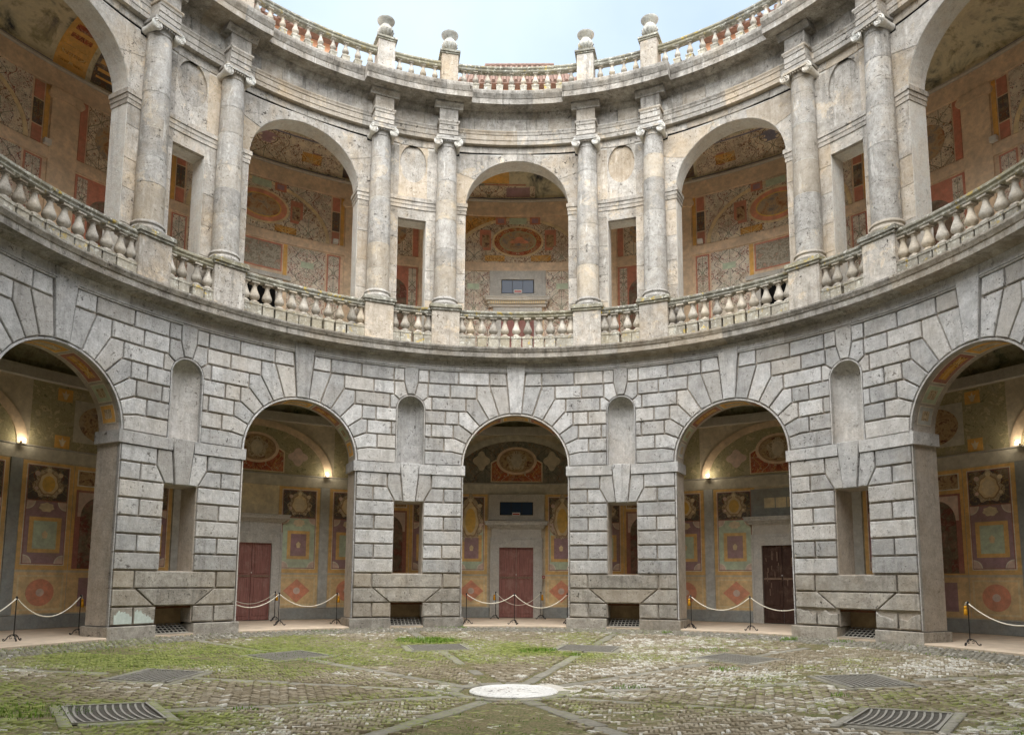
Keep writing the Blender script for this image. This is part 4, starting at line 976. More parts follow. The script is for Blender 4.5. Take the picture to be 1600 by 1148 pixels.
for bay in BAYS:
    for s in (1, -1):
        if abs(bay) == 72 and s*bay > 0: continue
        big = bay == 0
        panelset(pw, s, bay, False, .80 if not big else 1.02, 2.13, big)
        if big:
            lab = scutcheon(pw, s*1.62, 3.45, .46, .86, 6, bay)
        x0, x1 = sorted((2.15*s, 2.43*s)); pw.put('painted_pilaster', rect(x0, .43, x1, 4.38), 2, 'fresco_slate' if abs(bay) == 72 else 'fresco_blueband', bay, thick=.03)
        panelset(pw, s, bay, True, 2.46, 3.74, False)
        # painted niche behind the pier
        x0, x1 = sorted((3.76*s, HBW*s)); m = lambda p: [(x*s, z) for x, z in p]
        pw.put('fresco_frame', rect(x0, 1.56, x1, 4.36), 1, 'fresco_orange', bay)
        pw.put('fresco_panel', m(rect(3.84, 3.82, HBW - .0, 4.26)), 2, 'fresco_white', bay); pw.put('fresco_panel', m(rect(3.87, 3.85, HBW - .0, 4.23)), 3, 'painted_roundel', bay)
        pw.put('painted_niche', m(rect(3.84, 1.6, HBW, 3.72)), 2, 'fresco_darkred', bay)
        pw.put('painted_niche', m(rect(3.90, 3.0, HBW, 3.66)), 3, 'fresco_pinkgrey', bay)
        nic = [(3.98, 1.6), (HBW, 1.6)] + [(HBW - (HBW - 3.98)*math.sin(RAD(a)), 3.0 + .55*math.cos(RAD(a))) for a in range(0, 91, 10)]
        pw.put('painted_niche', m(nic), 4, 'painted_marble', bay)
        pw.put('dado_panel', m(rect(3.76, .45, HBW, 1.50)), 1, 'fresco_tan', bay); pw.put('painted_diamond', m(rect(4.05, .6, HBW, 1.36)), 2, 'fresco_purple', bay)
        # lunette zone
        ob = [(2.50*math.cos(RAD(a)), 4.76 + 1.72*math.sin(RAD(a))) for a in range(0, 91, 6)]; ib = [(2.24*math.cos(RAD(a)), 4.76 + 1.52*math.sin(RAD(a))) for a in range(0, 91, 6)]
        pw.put('painted_foliage', m([(0, 4.77)] + [(2.24*math.cos(RAD(a)), 4.77 + 1.5*math.sin(RAD(a))) for a in range(0, 91, 6)]), 1, 'grotesque_slate' if bay == 0 else 'painted_foliage', bay, cut=.3)
        pw.put('lunette_arch', m(ob + ib[::-1]), 3, 'fresco_warmgrey' if bay else 'fresco_band', bay, thick=.02, cut=.3)
        pw.put('painted_foliage', m(rect(2.55, 4.77, HBW, 6.47)), 0, 'painted_foliage', bay)
        for zz in (6.22, 4.95):
            pw.put('fresco_panel', m(rect(3.18, zz - .17, 3.56, zz + .17)), 2, 'fresco_mustard', bay); pw.put('lily_ornament', m([(3.37 + (x)*.11, zz + z_*.13) for x, z_ in ((0, 1), (.3, .3), (.9, .5), (.55, -.2), (.25, -.9), (-.25, -.9), (-.55, -.2), (-.9, .5), (-.3, .3))]), 3, 'fresco_cream', bay)
        pw.put('fresco_panel', m(rect(3.64, 5.0, HBW, 6.15)), 2, 'fresco_band', bay); pw.put('painted_roundel', m([(HBW, 5.05)] + [(HBW - .7*math.sin(RAD(a)), 5.57 - .52*math.cos(RAD(a))) for a in range(10, 180, 14)] + [(HBW, 6.09)]), 3, 'painted_roundel', bay)
        if bay: pw.put('rosette', lobed(1.35*s, 5.35, .28, .26, 4, .18), 3, 'fresco_pinkgrey', bay)
        else: pw.put('rosette', lobed(1.25*s, 5.55, .26, .3, 4, .18), 3, 'fresco_wall', bay)
    # medallion over the door
    z = 5.56
    pw.put('medallion_panel', [(-.92, 4.80), (.92, 4.80), (.92, 5.5), (.74, 5.6), (-.74, 5.6), (-.92, 5.5)], 4, 'fresco_cream', bay); pw.put('medallion_panel', [(-.88, 4.83), (.88, 4.83), (.88, 5.46), (.72, 5.56), (-.72, 5.56), (-.88, 5.46)], 5, 'grotesque_red', bay)
    pw.put('medallion', ell(0, z, .72, .50), 6, 'fresco_warmgrey', bay); pw.put('medallion', ell(0, z, .62, .42), 7, 'fresco_brown', bay); pw.put('medallion', ell(0, z, .56, .37), 8, 'painted_roundel', bay); pw.put('medallion', lobed(0, z, .34, .33, 5, .1), 9, 'cartouche_relief', bay); pw.put('medallion', ell(0, z, .19, .24), 10, 'fresco_wall', bay)
    if abs(bay) == 72: continue
    # doorway: stone surround, frieze, cornice, door, panel above
    j = Join(); rr = RW - .14
    for s in (1, -1): j.prism(mir(rect(.60, .06, .90, 2.78), s), rr, RW, RW)
    j.prism(rect(-.60, 2.49, .60, 2.781), rr - .001, RW, RW)
    for s in (1, -1): j.prism(mir(rect(.86, .06, .92, 2.84), s), rr - .03, RW, RW)
    j.prism(rect(-.86, 2.78, .86, 2.84), rr - .031, RW, RW)
    fr = j.obj('door_surround', 'stone_inside', portico, -RAD(bay))
    j = Join(); j.prism(rect(-.88, 2.84, .88, 3.16), rr + .02, RW, RW); j.obj('door_frieze', 'stone_inside', portico, -RAD(bay))
    j = Join()
    for q, (d, z0, z1) in enumerate(((.03, 3.16, 3.21), (.08, 3.2101, 3.27), (.15, 3.2701, 3.36), (.18, 3.3601, 3.40))): j.prism(rect(-.95 - d, z0, .95 + d, z1), rr - d, RW, RW)
    j.obj('door_cornice', 'stone_inside', portico, -RAD(bay))
    dm = 'door_brown' if bay == 36 else 'door_red'
    for s in (1, -1):
        lf = link('door', prism('door', mir(rect(.006, .075, .60, 2.49), s), RW - .05, RW, RW, dm, ch=.004), portico, -RAD(bay))
        for (z0, z1) in ((.2, .52), (.62, 1.38), (1.52, 2.38)): link('door_panel', prism('door_panel', mir(rect(.09, z0, .52, z1), s), RW - .066, RW - .04, RW, dm, ch=.012, back=False), lf)
        link('door_rail', prism('door_rail', mir(rect(.03, 1.42, .58, 1.47), s), RW - .075, RW - .04, RW, 'door_worn', back=False), lf)
        if bay == 36:
            for _ in range(10):
                x = random.uniform(.1, .5); z0 = random.uniform(.9, 2.1); link('worn_patch', prism('worn_patch', mir(jit(rect(x, z0, x + .02, z0 + random.uniform(.08, .3)), .008), s), RW - .069, RW - .06, RW, 'door_worn', back=False), lf)
    kb = Join(); kb.lathe([(.012, -.02), (.02, 0), (.012, .02)], 8); kb.obj('door_knob', 'sign_white', portico, -RAD(bay), pol(bay, RW - .09, 1.55))
    if bay == 0:
        j = Join()
        for s in (1, -1): j.prism(mir(rect(.59, 3.44, .98, 4.36), s), rr + .03, RW, RW)
        j.prism(rect(-.59, 4.09, .59, 4.361), rr + .029, RW, RW); j.prism(rect(-.59, 3.44, .59, 3.62), rr + .029, RW, RW)
        j.obj('window_surround', 'stone_inside', portico)
        wn = link('window', prism('window', rect(-.60, 3.60, .60, 4.12), RW - .06, RW - .03, RW, 'iron', ch=0), portico)
        for i in range(3): link('pane', prism('pane', rect(-.56 + .38*i, 3.65, -.56 + .38*i + .36, 4.07), RW - .066, RW - .05, RW, 'glass', back=False), wn)
        sg = link('exit_sign', prism('exit_sign', rect(-.15, 3.60, .13, 3.72), RW - .085, RW - .06, RW, 'sign_white', back=False), portico); link('sign_stripe', prism('sign_stripe', rect(-.13, 3.64, .11, 3.68), RW - .089, RW - .08, RW, 'sign_red', back=False), sg)
        al = Join(); al.box((0, 0, 0), (.045, .02, .045)); ab = al.obj('alarm_box', 'sign_red', portico, 0, pol(3.9, RW - .16, 1.47)); al2 = Join(); al2.box((0, -.022, 0), (.022, .004, .022)); al2.obj('alarm_plate', 'sign_white', ab)
    elif bay == -36:
        pw.put('overdoor_panel', rect(-.78, 3.44, .78, 4.37), 2, 'fresco_beige', bay)
    else:
        pw.put('overdoor_panel', rect(-.95, 3.42, .95, 4.30), 2, 'fresco_slate', bay); pw.put('overdoor_panel', rect(-.62, 3.66, .62, 4.10), 3, 'fresco_slate', bay); 
        for i in range(3): pw.put('overdoor_pane', rect(-.5 + .36*i, 3.68, -.5 + .36*i + .33, 4.0), 4, 'fresco_beige', bay)
# ================================================================== LOGGIA (upper storey) inner wall
RU = 15.0; HBU = RU*PI/10
lwall = empty('loggia_wall', (0, 0, 8.3), 'curved inner wall of the upper loggia covered in faded grotesque frescoes', 'wall')
def lw(o): o.location.z = -8.3; return o
j = Join(); j.ring([(RU, 8.3), (RU + .5, 8.3), (RU + .5, 16.0), (RU, 16.0)], 0, 360, 2, False); lw(j.obj('plaster', 'fresco_warmgrey', lwall))
vp = [(RU + .2, 15.72)] + [(13.08 + 1.92*math.cos(RAD(a)), 15.72 + 1.15*math.sin(RAD(a))) for a in range(0, 181, 10)] + [(11.15, 15.1), (11.15, 16.9), (RU + .2, 16.9)]
j = Join(); j.ring(vp, 0, 360, 3, False); lw(j.obj('vault', 'painted_vault', lwall))
for z0, z1, d, m, nm in ((15.10, 15.66, .06, 'fresco_warmband', 'painted_band'), (15.66, 15.74, .14, 'stone_inside', 'vault_cornice'), (12.92, 13.26, .05, 'fresco_warmband', 'painted_band'), (8.3, 8.7, .02, 'fresco_warmband', 'skirting')):
    lw(ringband(lwall, z0, z1, d, m, RU, nm))
up = Painter(lwall, RU, -8.3)
for bay in BAYS:
    for s in (1, -1):
        if abs(bay) == 72 and s*bay > 0: continue
        m = lambda p: [(x*s, z) for x, z in p]
        faded = bay == 72 or (bay == 0 and s == 1)
        # lunette: ornamental ground, arc, corner
        arcp = [(2.42*math.cos(RAD(a)), 13.28 + 1.78*math.sin(RAD(a))) for a in range(0, 91, 6)]
        up.put('fresco_panel', m([(0, 13.28)] + arcp), 1, 'grotesque_cream', bay, cut=.3)
        up.put('fresco_panel', m([(2.44, 13.28)] + [(x*1.01, z + .02) for x, z in arcp] + [(0, 15.08), (2.44, 15.08)]), 2, 'grotesque_white' if not (bay == 0) else ('grotesque_ochre' if s < 0 else 'fresco_warmgrey'), bay, cut=.3)
        ib = [(2.30*math.cos(RAD(a)), 13.28 + 1.68*math.sin(RAD(a))) for a in range(0, 91, 6)]
        up.put('lunette_arch', m([(x*1.0, z) for x, z in arcp] + ib[::-1]), 3, 'fresco_tanlight', bay, cut=.3)
        up.put('fresco_panel', m(rect(1.02, 13.75, 1.45, 14.55)), 3, 'fresco_redochre', bay); up.put('fresco_panel', m(rect(1.08, 13.85, 1.36, 14.35)), 4, 'painted_roundel', bay)
        up.put('painted_roundel', m(ell(1.66, 13.68, .36, .34)), 4, 'grotesque_white', bay)
        up.put('fresco_panel', m(rect(.5, 13.32, 1.25, 13.55)), 3, 'grotesque_ochre', bay)
        up.put('fresco_panel', m(rect(.45, 14.78, .85, 15.06)), 4, 'fresco_redochre', bay); up.put('fresco_panel', m(rect(.53, 14.83, .77, 15.01)), 5, 'fresco_purple', bay); up.put('fresco_panel', m(rect(0, 14.8, .33, 15.04)), 4, 'fresco_teal', bay)
        # vertical strip, blank pilaster
        for q, (z0, z1, mm) in enumerate(((13.30, 13.75, 'fresco_redochre'), (13.8, 14.5, 'grotesque_dark'), (14.55, 15.05, 'fresco_redochre'))): up.put('fresco_strip', m(rect(2.50, z0, 2.76, z1)), 2, mm, bay)
        up.put('fresco_strip', m(rect(2.80, 13.30, 2.92, 15.08)), 2, 'fresco_mustard', bay)
        up.put('painted_pilaster', m(rect(2.96, 8.7, 3.72, 14.8)), 1, 'fresco_warmgrey', bay, thick=.05); up.put('pilaster_capital', m(rect(2.90, 14.8, 3.78, 15.08)), 1, 'fresco_warmband', bay, thick=.09)
        for xc in (2.98, 3.70): up.put('pilaster_volute', m(ell(xc, 14.88, .13, .13, 16)), 1, 'fresco_warmgrey', bay, thick=.12)
        up.put('fresco_strip', m(rect(3.76, 13.30, 3.96, 15.08)), 2, 'fresco_redochre', bay); up.put('fresco_panel', m(rect(4.0, 13.3, HBU, 15.08)), 2, 'grotesque_cream', bay)
        up.put('painted_roundel', m([(HBU, 13.65)] + [(HBU - .5*math.sin(RAD(a)), 14.2 - .55*math.cos(RAD(a))) for a in range(10, 180, 14)] + [(HBU, 14.75)]), 3, 'painted_cloud', bay)
        # lower zone
        up.put('fresco_panel', m(rect(2.36, 8.9, 2.84, 12.88)), 1, 'fresco_redochre', bay); up.put('fresco_panel', m(rect(2.41, 8.95, 2.79, 12.83)), 2, 'grotesque_white', bay)
        up.put('fresco_panel', m(rect(1.0, 8.9, 2.30, 12.90)), 1, 'grotesque_white', bay); up.put('fresco_panel', m(rect(1.45, 12.2, 1.9, 12.42)), 2, 'fresco_teal', bay)
        up.put('fresco_panel', m(rect(3.76, 8.9, HBU, 12.88)), 1, 'fresco_redochre', bay); up.put('fresco_panel', m(rect(3.82, 8.95, 4.1, 12.82)), 2, 'grotesque_white', bay); up.put('painted_niche', m([(4.16, 8.95), (HBU, 8.95), (HBU, 12.4)] + [(HBU - (HBU - 4.16)*math.sin(RAD(a)), 11.9 + .5*math.cos(RAD(a))) for a in range(10, 91, 10)]), 2, 'painted_marble', bay)
        if bay:
            up.put('fresco_strip', m(rect(.84, 11.7, .97, 12.9)), 2, 'fresco_mustard', bay); up.put('fresco_panel', m(rect(0, 11.9, .80, 12.88)), 1, 'fresco_redochre', bay); up.put('fresco_panel', m(rect(0, 11.95, .75, 12.82)), 2, 'painted_landscape', bay)
            up.put('stone_ledge', m(rect(0, 11.6, 1.1, 11.75)), 1, 'stone_inside', bay, thick=.1); up.put('opening', m(rect(0, 8.5, .62, 11.3)), 1, 'void', bay); up.put('surround', m(rect(.62, 8.5, .84, 11.58)), 1, 'stone_inside', bay, thick=.08)
        # vault ornament as raised painted fields following the curve
    up.put('medallion', ell(0, 14.10, .98, .62, 36), 4, 'fresco_tanlight', bay); up.put('medallion', ell(0, 14.10, .90, .55, 36), 5, 'fresco_rust' if bay else 'grotesque_red', bay); up.put('medallion', ell(0, 14.10, .70, .41, 36), 6, 'fresco_gold' if bay else 'fresco_olive', bay); up.put('medallion', ell(0, 14.10, .65, .37, 36), 7, 'painted_cloud', bay)
    if bay == 0:
        up.put('medallion', lobed(.05, 14.12, .30, .12, 3, .3), 8, 'fresco_rust', bay); up.put('medallion', rect(-.3, 13.86, .3, 13.92), 8, 'fresco_brown', bay)
        j = Join(); rr = RU - .1
        for s in (1, -1): j.prism(mir(rect(.62, 11.86, 1.06, 12.91), s), rr, RU, RU)
        j.prism(rect(-.62, 12.58, .62, 12.911), rr - .001, RU, RU); j.prism(rect(-.62, 11.86, .62, 12.03), rr - .001, RU, RU)
        lw(j.obj('window_surround', 'stone_inside', lwall))
        wn = lw(link('window', prism('window', rect(-.64, 12.02, .64, 12.6), RU - .05, RU - .03, RU, 'iron'), lwall))
        for i in range(3): link('pane', prism('pane', rect(-.585 + .395*i, 12.07, -.585 + .395*i + .375, 12.55), RU - .056, RU - .04, RU, 'glass', back=False), wn)
        sg = lw(link('exit_sign', prism('exit_sign', rect(-.14, 12.06, .16, 12.19), RU - .075, RU - .05, RU, 'sign_white', back=False), lwall)); link('sign_stripe', prism('sign_stripe', rect(-.12, 12.10, .14, 12.145), RU - .079, RU - .07, RU, 'sign_red', back=False), sg)
        j = Join()
        for d, z0, z1 in ((.06, 11.50, 11.60), (.12, 11.6001, 11.70), (.2, 11.7001, 11.80), (.22, 11.8001, 11.85)): j.prism(rect(-1.02 - d, z0, 1.02 + d, z1), rr - d, RU, RU)
        lw(j.obj('door_cornice', 'stone_inside', lwall))
        for i in range(26): 
            x = -1.0 + 2.0*i/25; dj = Join(); dj.prism(rect(x - .024, 11.60, x + .024, 11.68), rr - .155, rr - .1, RU); lw(dj.obj('dentil', 'fresco_tanlight', lwall))
        j = Join(); 
        for s in (1, -1): j.prism(mir(rect(.62, 8.3, .92, 11.2), s), rr, RU, RU)
        j.prism(rect(-.92, 11.2, .92, 11.5), rr, RU, RU); lw(j.obj('door_surround', 'stone_inside', lwall))
        for s in (1, -1):
            lf = lw(link('door', prism('door', mir(rect(.006, 8.31, .62, 11.2), s), RU - .04, RU, RU, 'door_red', ch=.004), lwall))
            for z0, z1 in ((8.5, 9.4), (9.55, 11.0)): link('door_panel', prism('door_panel', mir(rect(.09, z0, .53, z1), s), RU - .055, RU - .03, RU, 'door_red', ch=.012, back=False), lf)
# painted fields on the loggia vault
def vault_panel(bay, s0, s1, a0, a1, mat, lift=.012):
    n, k = 8, 6; vs = []; uv = []; fs = []
    for i in range(n + 1):
        a = RAD(a0 + (a1 - a0)*i/n); r = 13.08 + (1.92 - lift)*math.cos(a); z = 15.72 + (1.15 - lift)*math.sin(a)
        for q in range(k + 1):
            s = s0 + (s1 - s0)*q/k; vs.append(bend(s, r, z, RU)); uv.append((s - (s0+s1)/2, 1.5*(a - RAD((a0+a1)/2))))
    for i in range(n):
        for q in range(k): fs.append((i*(k+1)+q, i*(k+1)+q+1, (i+1)*(k+1)+q+1, (i+1)*(k+1)+q))
    lw(link('vault_fresco', mesh('vault_fresco', vs, fs, mat, uv), lwall, -RAD(bay)))
for bay in BAYS:
    vault_panel(bay, -2.9, 2.9, 1, 6, 'fresco_navy'); 
    if bay == 0:
        vault_panel(bay, -2.9, .65, 7, 26, 'grotesque_cream', .014); vault_panel(bay, -1.5, -.35, 30, 48, 'fresco_mustard', .016); vault_panel(bay, -.45, .45, 8, 24, 'fresco_purple', .018); vault_panel(bay, -1.3, .3, 27, 29, 'fresco_redochre', .02)
    elif abs(bay) == 36:
        q = -1 if bay == 36 else 1
        vault_panel(bay, -2.7, 2.7, 8, 52, 'grotesque_cream', .014); vault_panel(bay, -2.8, 2.8, 54, 80, 'grotesque_slate', .014)
        vault_panel(bay, -.6, .6, 30, 44, 'fresco_navy' if bay > 0 else 'fresco_purple', .018); vault_panel(bay, q*1.2, q*2.1, 16, 34, 'fresco_darkred', .018); vault_panel(bay, q*1.3, q*2.0, 18, 32, 'grotesque_ochre', .022)
        vault_panel(bay, -2.6, 2.6, 48, 50, 'fresco_navy', .02)
        for s in (-1, 1): vault_panel(bay, s*2.8, s*3.3, 8, 80, 'grotesque_dark', .016)
    else:
        for s in (-1, 1):
            if s*bay > 0: continue
            if bay < 0: vault_panel(bay, s*2.9, s*3.8, 4, 88, 'fresco_mustard', .016); vault_panel(bay, s*3.0, s*3.7, 12, 34, 'grotesque_ochre', .02); vault_panel(bay, s*3.05, s*3.65, 40, 70, 'grotesque_red', .02); vault_panel(bay, s*3.95, s*4.65, 6, 88, 'grotesque_dark', .016); vault_panel(bay, s*4.05, s*4.55, 16, 50, 'fresco_mustard', .02)
# ================================================================== LAMPS
def wall_lamp(a, label):
    p = pol(a, RW - .16, 4.80); L = empty('wall_lamp', p, label, 'lamp', 'lit lamps on the portico ledge')
    L.rotation_euler = (0, 0, -RAD(a))
    j = Join(); j.box((0, .06, -.06), (.03, .08, .02)); j.box((0, .0, -.04), (.05, .05, .03)); j.obj('bracket', 'lamp_body', L)
    j = Join(); j.lathe([(.02, 0), (.034, .015), (.038, .04), (.028, .06), (.008, .068)], 12, (0, -.02, -.005)); j.obj('bulb', 'lamp_glow', L, smooth=True)
    ld = bpy.data.lights.new('lamp_light', 'POINT'); ld.energy = .6; ld.color = (1, .86, .66); ld.shadow_soft_size = .06
    lo = bpy.data.objects.new('lamp_light', ld); C.objects.link(lo); lo.parent = L; lo.location = (0, -.16, .06)
for a, lab in ((-26.7, 'lit white lamp on the ledge of the arch with the bare beige overdoor panel'), (26.9, 'lit white lamp on the ledge of the arch with the worn brown door'), (-62.6, 'lit lamp on the ledge beyond the whitewash stained pier'), (62.9, 'lit lamp on the ledge beyond the eroded pier')): wall_lamp(a, lab)
for a in (-26.0, 25.9, -61.0, 61.0):
    lab = 'small white unlit lamp box in the loggia, above ' + {-26.0: 'the beige overdoor arch', 25.9: 'the brown door arch', -61.0: 'the arch of the whitewashed pier', 61.0: 'the arch of the eroded pier'}[a]
    p = pol(a, RU - .12, 13.28); L = empty('lamp_box', p, lab, 'lamp', 'unlit lamp boxes in the loggia'); L.rotation_euler = (0, 0, -RAD(a))
    j = Join(); j.box((0, 0, .08), (.09, .07, .075)); j.obj('housing', 'lamp_body', L); j = Join(); j.box((0, .0, .157), (.075, .06, .004)); j.obj('glass_cover', 'glass', L)
# ================================================================== ROPE BARRIERS
def stanchion_mesh():
    po = Join(); po.tube([(0, 0, .10), (0, 0, .86)], .011, 8); po.lathe([(.02, .86), (.026, .875), (.02, .9), (.008, .915)], 10); po.lathe([(.016, .1), (.02, .12), (.016, .14)], 8)
    f = Join()
    pts = [(.0, .13), (.05, .125), (.10, .09), (.135, .03), (.165, .006), (.19, .012), (.195, .03), (.18, .04), (.168, .03)]
    f.tube([(x, 0, z) for x, z in pts], .011, 6); f.tube([(x*.55, 0, z*.6 + .045) for x, z in ((.05, .02), (.12, .0), (.14, .06), (.1, .09), (.07, .06))], .007, 5)
    return po.mesh('post', 'iron', autosmooth=True), f.mesh('foot', 'iron', autosmooth=True)
POST, FOOT = stanchion_mesh()
def stanchion(a, r, label, z=.062):
    p = pol(a, r, z); s = empty('stanchion', p, label, 'stanchion', 'wrought iron rope stanchions'); s.rotation_euler = (0, 0, random.random()*2)
    link('post', POST, s)
    for k in range(3): link('foot', FOOT, s, 2*PI*k/3 + .4)
    return p + Vector((0, 0, .875))
def rope(P, Q, sag, label, t0=False, t1=False, rad=.013):
    o = empty('rope', (P + Q)/2, label, 'rope', 'white barrier ropes'); c = (P + Q)/2
    n = 18; pts = []
    for i in range(n + 1):
        f = i/n; q = P.lerp(Q, f); q.z -= sag*(1 - (2*f - 1)**2); pts.append(q - c)
    j = Join(); j.tube(pts, rad, 8); j.obj('cord', 'rope', o, smooth=True)
    for flag, E_, other in ((t0, P, Q), (t1, Q, P)):
        if not flag: continue
        d = (E_ - other); d.z = 0; d.normalize(); b = E_ - c + d*.05
        k = Join(); k.tube([E_ - c, E_ - c + d*.03 + Vector((0, 0, .012)), b + Vector((0, 0, -.02)), b + Vector((0, 0, -.07))], .011, 6); k.obj('loop', 'rope', o, smooth=True)
        k = Join(); k.lathe([(.012, 0), (.03, -.015), (.034, -.04), (.022, -.055), (.034, -.08), (.042, -.19), (.03, -.195)], 12, tuple(b + Vector((0, 0, -.06)))); k.obj('tassel', 'tassel', o, smooth=True)
# centre arch
a_ = stanchion(-7.9, 10.55, 'iron rope stanchion by the jamb of the central arch, diamond fresco behind'); b_ = stanchion(-.1, 10.35, 'iron rope stanchion in the middle of the central arch before the maroon door'); c_ = stanchion(8.3, 10.95, 'iron rope stanchion at the jamb of the central arch near the alarm box')
rope(a_, b_, .27, 'white rope across the central arch, half towards the paler jamb stanchion'); rope(b_, c_, .40, 'white rope across the central arch, deeper sagging half by the alarm box')
d_ = stanchion(-2.9, 13.45, 'iron stanchion close to the maroon central door, behind the front rope'); e_ = stanchion(3.6, 13.5, 'iron stanchion close to the central door on the alarm box side')
rope(d_, e_, .42, 'thin white rope with yellow tassels hung before the central door', True, True, .010)
# arch with the maroon door
a_ = stanchion(-36.0, 11.3, 'iron rope stanchion in the middle of the arch with the bare beige overdoor panel'); b_ = stanchion(-27.6, 11.25, 'iron rope stanchion with yellow tassel at the jamb of the beige overdoor arch'); f_ = pol(-44.2, 11.2, .90)
stanchion(-44.2, 11.2, 'iron rope stanchion behind the pier of the beige overdoor arch')
rope(a_, b_, .36, 'white rope with tassel below the red diamond in the beige overdoor arch', False, True); rope(f_, a_, .34, 'white rope crossing before the maroon door in the beige overdoor arch')
g_ = stanchion(-33.4, 13.6, 'iron stanchion close to the surround of the side maroon door'); h_ = stanchion(-40.0, 13.6, 'iron stanchion hidden beyond the side maroon door'); rope(h_, g_, .34, 'thin white rope hung close before the side maroon door', False, True, .010)
# arch with the brown door
a_ = stanchion(28.6, 10.25, 'iron rope stanchion with yellow tassel at the jamb of the brown door arch'); b_ = stanchion(37.4, 10.4, 'iron rope stanchion in the middle of the arch with the worn brown door'); c_ = stanchion(45.6, 11.0, 'iron rope stanchion behind the pier of the brown door arch')
rope(a_, b_, .36, 'white rope with tassel below the red diamond in the brown door arch', True, False); rope(b_, c_, .34, 'white rope crossing before the worn brown door')
# outer arches
a_ = stanchion(-71.3, 10.85, 'iron rope stanchion before the red roundel in the arch with the whitewashed pier'); b_ = stanchion(-62.2, 11.3, 'iron rope stanchion beside the whitewash stained pier, tassel on top'); c_ = stanchion(-80.5, 10.9, 'iron rope stanchion farther along the arch of the whitewashed pier')
rope(a_, b_, .42, 'white rope with yellow tassel beside the whitewash stained pier', False, True); rope(c_, a_, .40, 'white rope running away from the red roundel past the middle stanchion')
a_ = stanchion(67.6, 10.35, 'iron rope stanchion beside the eroded pier, tassel on top'); b_ = stanchion(77.0, 10.9, 'iron rope stanchion farther along the arch of the eroded pier')
rope(a_, b_, .42, 'white rope with yellow tassel beside the eroded pier', True, False)
# ================================================================== GRATES
def grate(a, label):
    p = pol(a, GR); z = float(zf(GR)) + .013; g = empty('drain_grate', (p.x, p.y, z), label, 'grate', 'iron drain grates in the paving')
    g.rotation_euler = (0, 0, -RAD(a)); hu, hv = .62, .45
    M = Matrix.Rotation(math.atan(.041), 4, 'X'); sg = 1 if a < 180 else -1
    j = Join(); j.box((0, 0, -.020), (hu, hv, .003), M); j.obj('sump', 'void', g)
    j = Join()
    for s in (-1, 1): j.box((s*hu, 0, 0), (.012, hv + .012, .012), M); j.box((0, s*hv, 0), (hu - .012, .012, .0118), M)
    j.obj('frame', 'galvanised', g)
    for i in range(11):
        y = -hv + .04 + (2*hv - .08)*i/10; pts = []
        for q in range(9):
            v = -1 + q/4; pts.append(M @ Vector((v*(hu - .02), y + .05*(1 - v*v)*(1 if i < 10 else .4), .006 - .006*(1 - v*v))))
        k = Join()
        for q in range(8):
            d = (pts[q+1] - pts[q]); n_ = Vector((d.y, -d.x, 0)).normalized()*.0115
            k.add([pts[q]-n_, pts[q]+n_, pts[q+1]+n_, pts[q+1]-n_] + [w_ - Vector((0, 0, .016)) for w_ in (pts[q]-n_, pts[q]+n_, pts[q+1]+n_, pts[q+1]-n_)], [(0, 1, 2, 3), (0, 4, 5, 1), (3, 2, 6, 7), (0, 3, 7, 4), (1, 5, 6, 2)])
        k.obj('bar', 'galvanised', g)
    for i in range(19):
        x = -hu + .06 + (2*hu - .12)*i/18; k = Join(); k.box((x, 0, -.014), (.005, hv - .02, .008), M); k.obj('cross_bar', 'galvanised', g)
GL = {18: 'sunken iron drain grate beside the bright grass patch, before a pier flanking the central arch', 342: 'iron drain grate with grass beside it, before a pier flanking the central arch', 54: 'iron drain grate before the eroded pier', 306: 'iron drain grate before the whitewash stained pier', 90: 'iron drain grate abreast of the white cover, on the eroded pier side', 270: 'iron drain grate abreast of the white cover, on the whitewashed pier side', 126: 'large iron drain grate with curved bars, farthest from the arches on the eroded pier side', 234: 'large iron drain grate with curved bars, farthest from the arches on the whitewashed pier side'}
for s in STRIPS:
    if s in GL: grate(s, GL[s])
for pier in PIERS:
    lab = {18: 'slanted steel grid in the cellar opening between the central and brown door arches', -18: 'slanted steel grid in the cellar opening between the central and beige overdoor arches', -54: 'slanted steel grid in the cellar opening of the whitewashed pier', 54: 'slanted steel grid in the cellar opening of the eroded pier'}[pier]
    g = empty('cellar_grate', pol(pier, 10.2, 0), lab, 'grate', 'slanted cellar grates at the pier feet'); g.rotation_euler = (0, 0, -RAD(pier))
    M = Matrix.Translation((0, .06, .14)) @ Matrix.Rotation(RAD(24), 4, 'X')
    for i in range(9): k = Join(); k.box((-.42 + .105*i, 0, 0), (.008, .30, .008), M); k.obj('bar', 'galvanised', g)
    for i in range(6): k = Join(); k.box((0, -.29 + .116*i, .009), (.44, .008, .004), M); k.obj('cross_bar', 'galvanised', g)
    k = Join(); k.box((0, 0, -.04), (.45, .32, .01), M); k.obj('pit', 'void', g); k = Join(); k.box((0, .06, .063), (.455, .33, .004)); k.obj('threshold', 'stone_dirty', g)
# ================================================================== CENTRAL DRAIN COVER
dc = empty('drain_cover', (0.08, .05, float(zf(.1)) + .02), 'round white marble drain cover set in the middle of the courtyard', 'drain cover')
j = Join(); j.lathe([(.70, -.05), (.70, .015), (.685, .028), (.3, .034), (.02, .034)], 48); j.obj('disc', 'marble_white', dc)
for k in range(7):
    a = 2*PI*k/7 + random.uniform(-.4, .4); q = Join(); q.box((random.uniform(.05, .3), 0, .0345), (random.uniform(.015, .04), .010, .002), Matrix.Rotation(a, 4, 'Z')); q.obj('drain_slot', 'door_worn', dc)
dc2 = empty('stone_step', (.66, .30, float(zf(.7)) + .006), 'pale half round stone beside the white drain cover', 'stone')
j = Join(); j.lathe([(.52, -.05), (.52, .004), (.50, .008), (.01, .008)], 36); j.obj('slab', 'stone_inside', dc2)
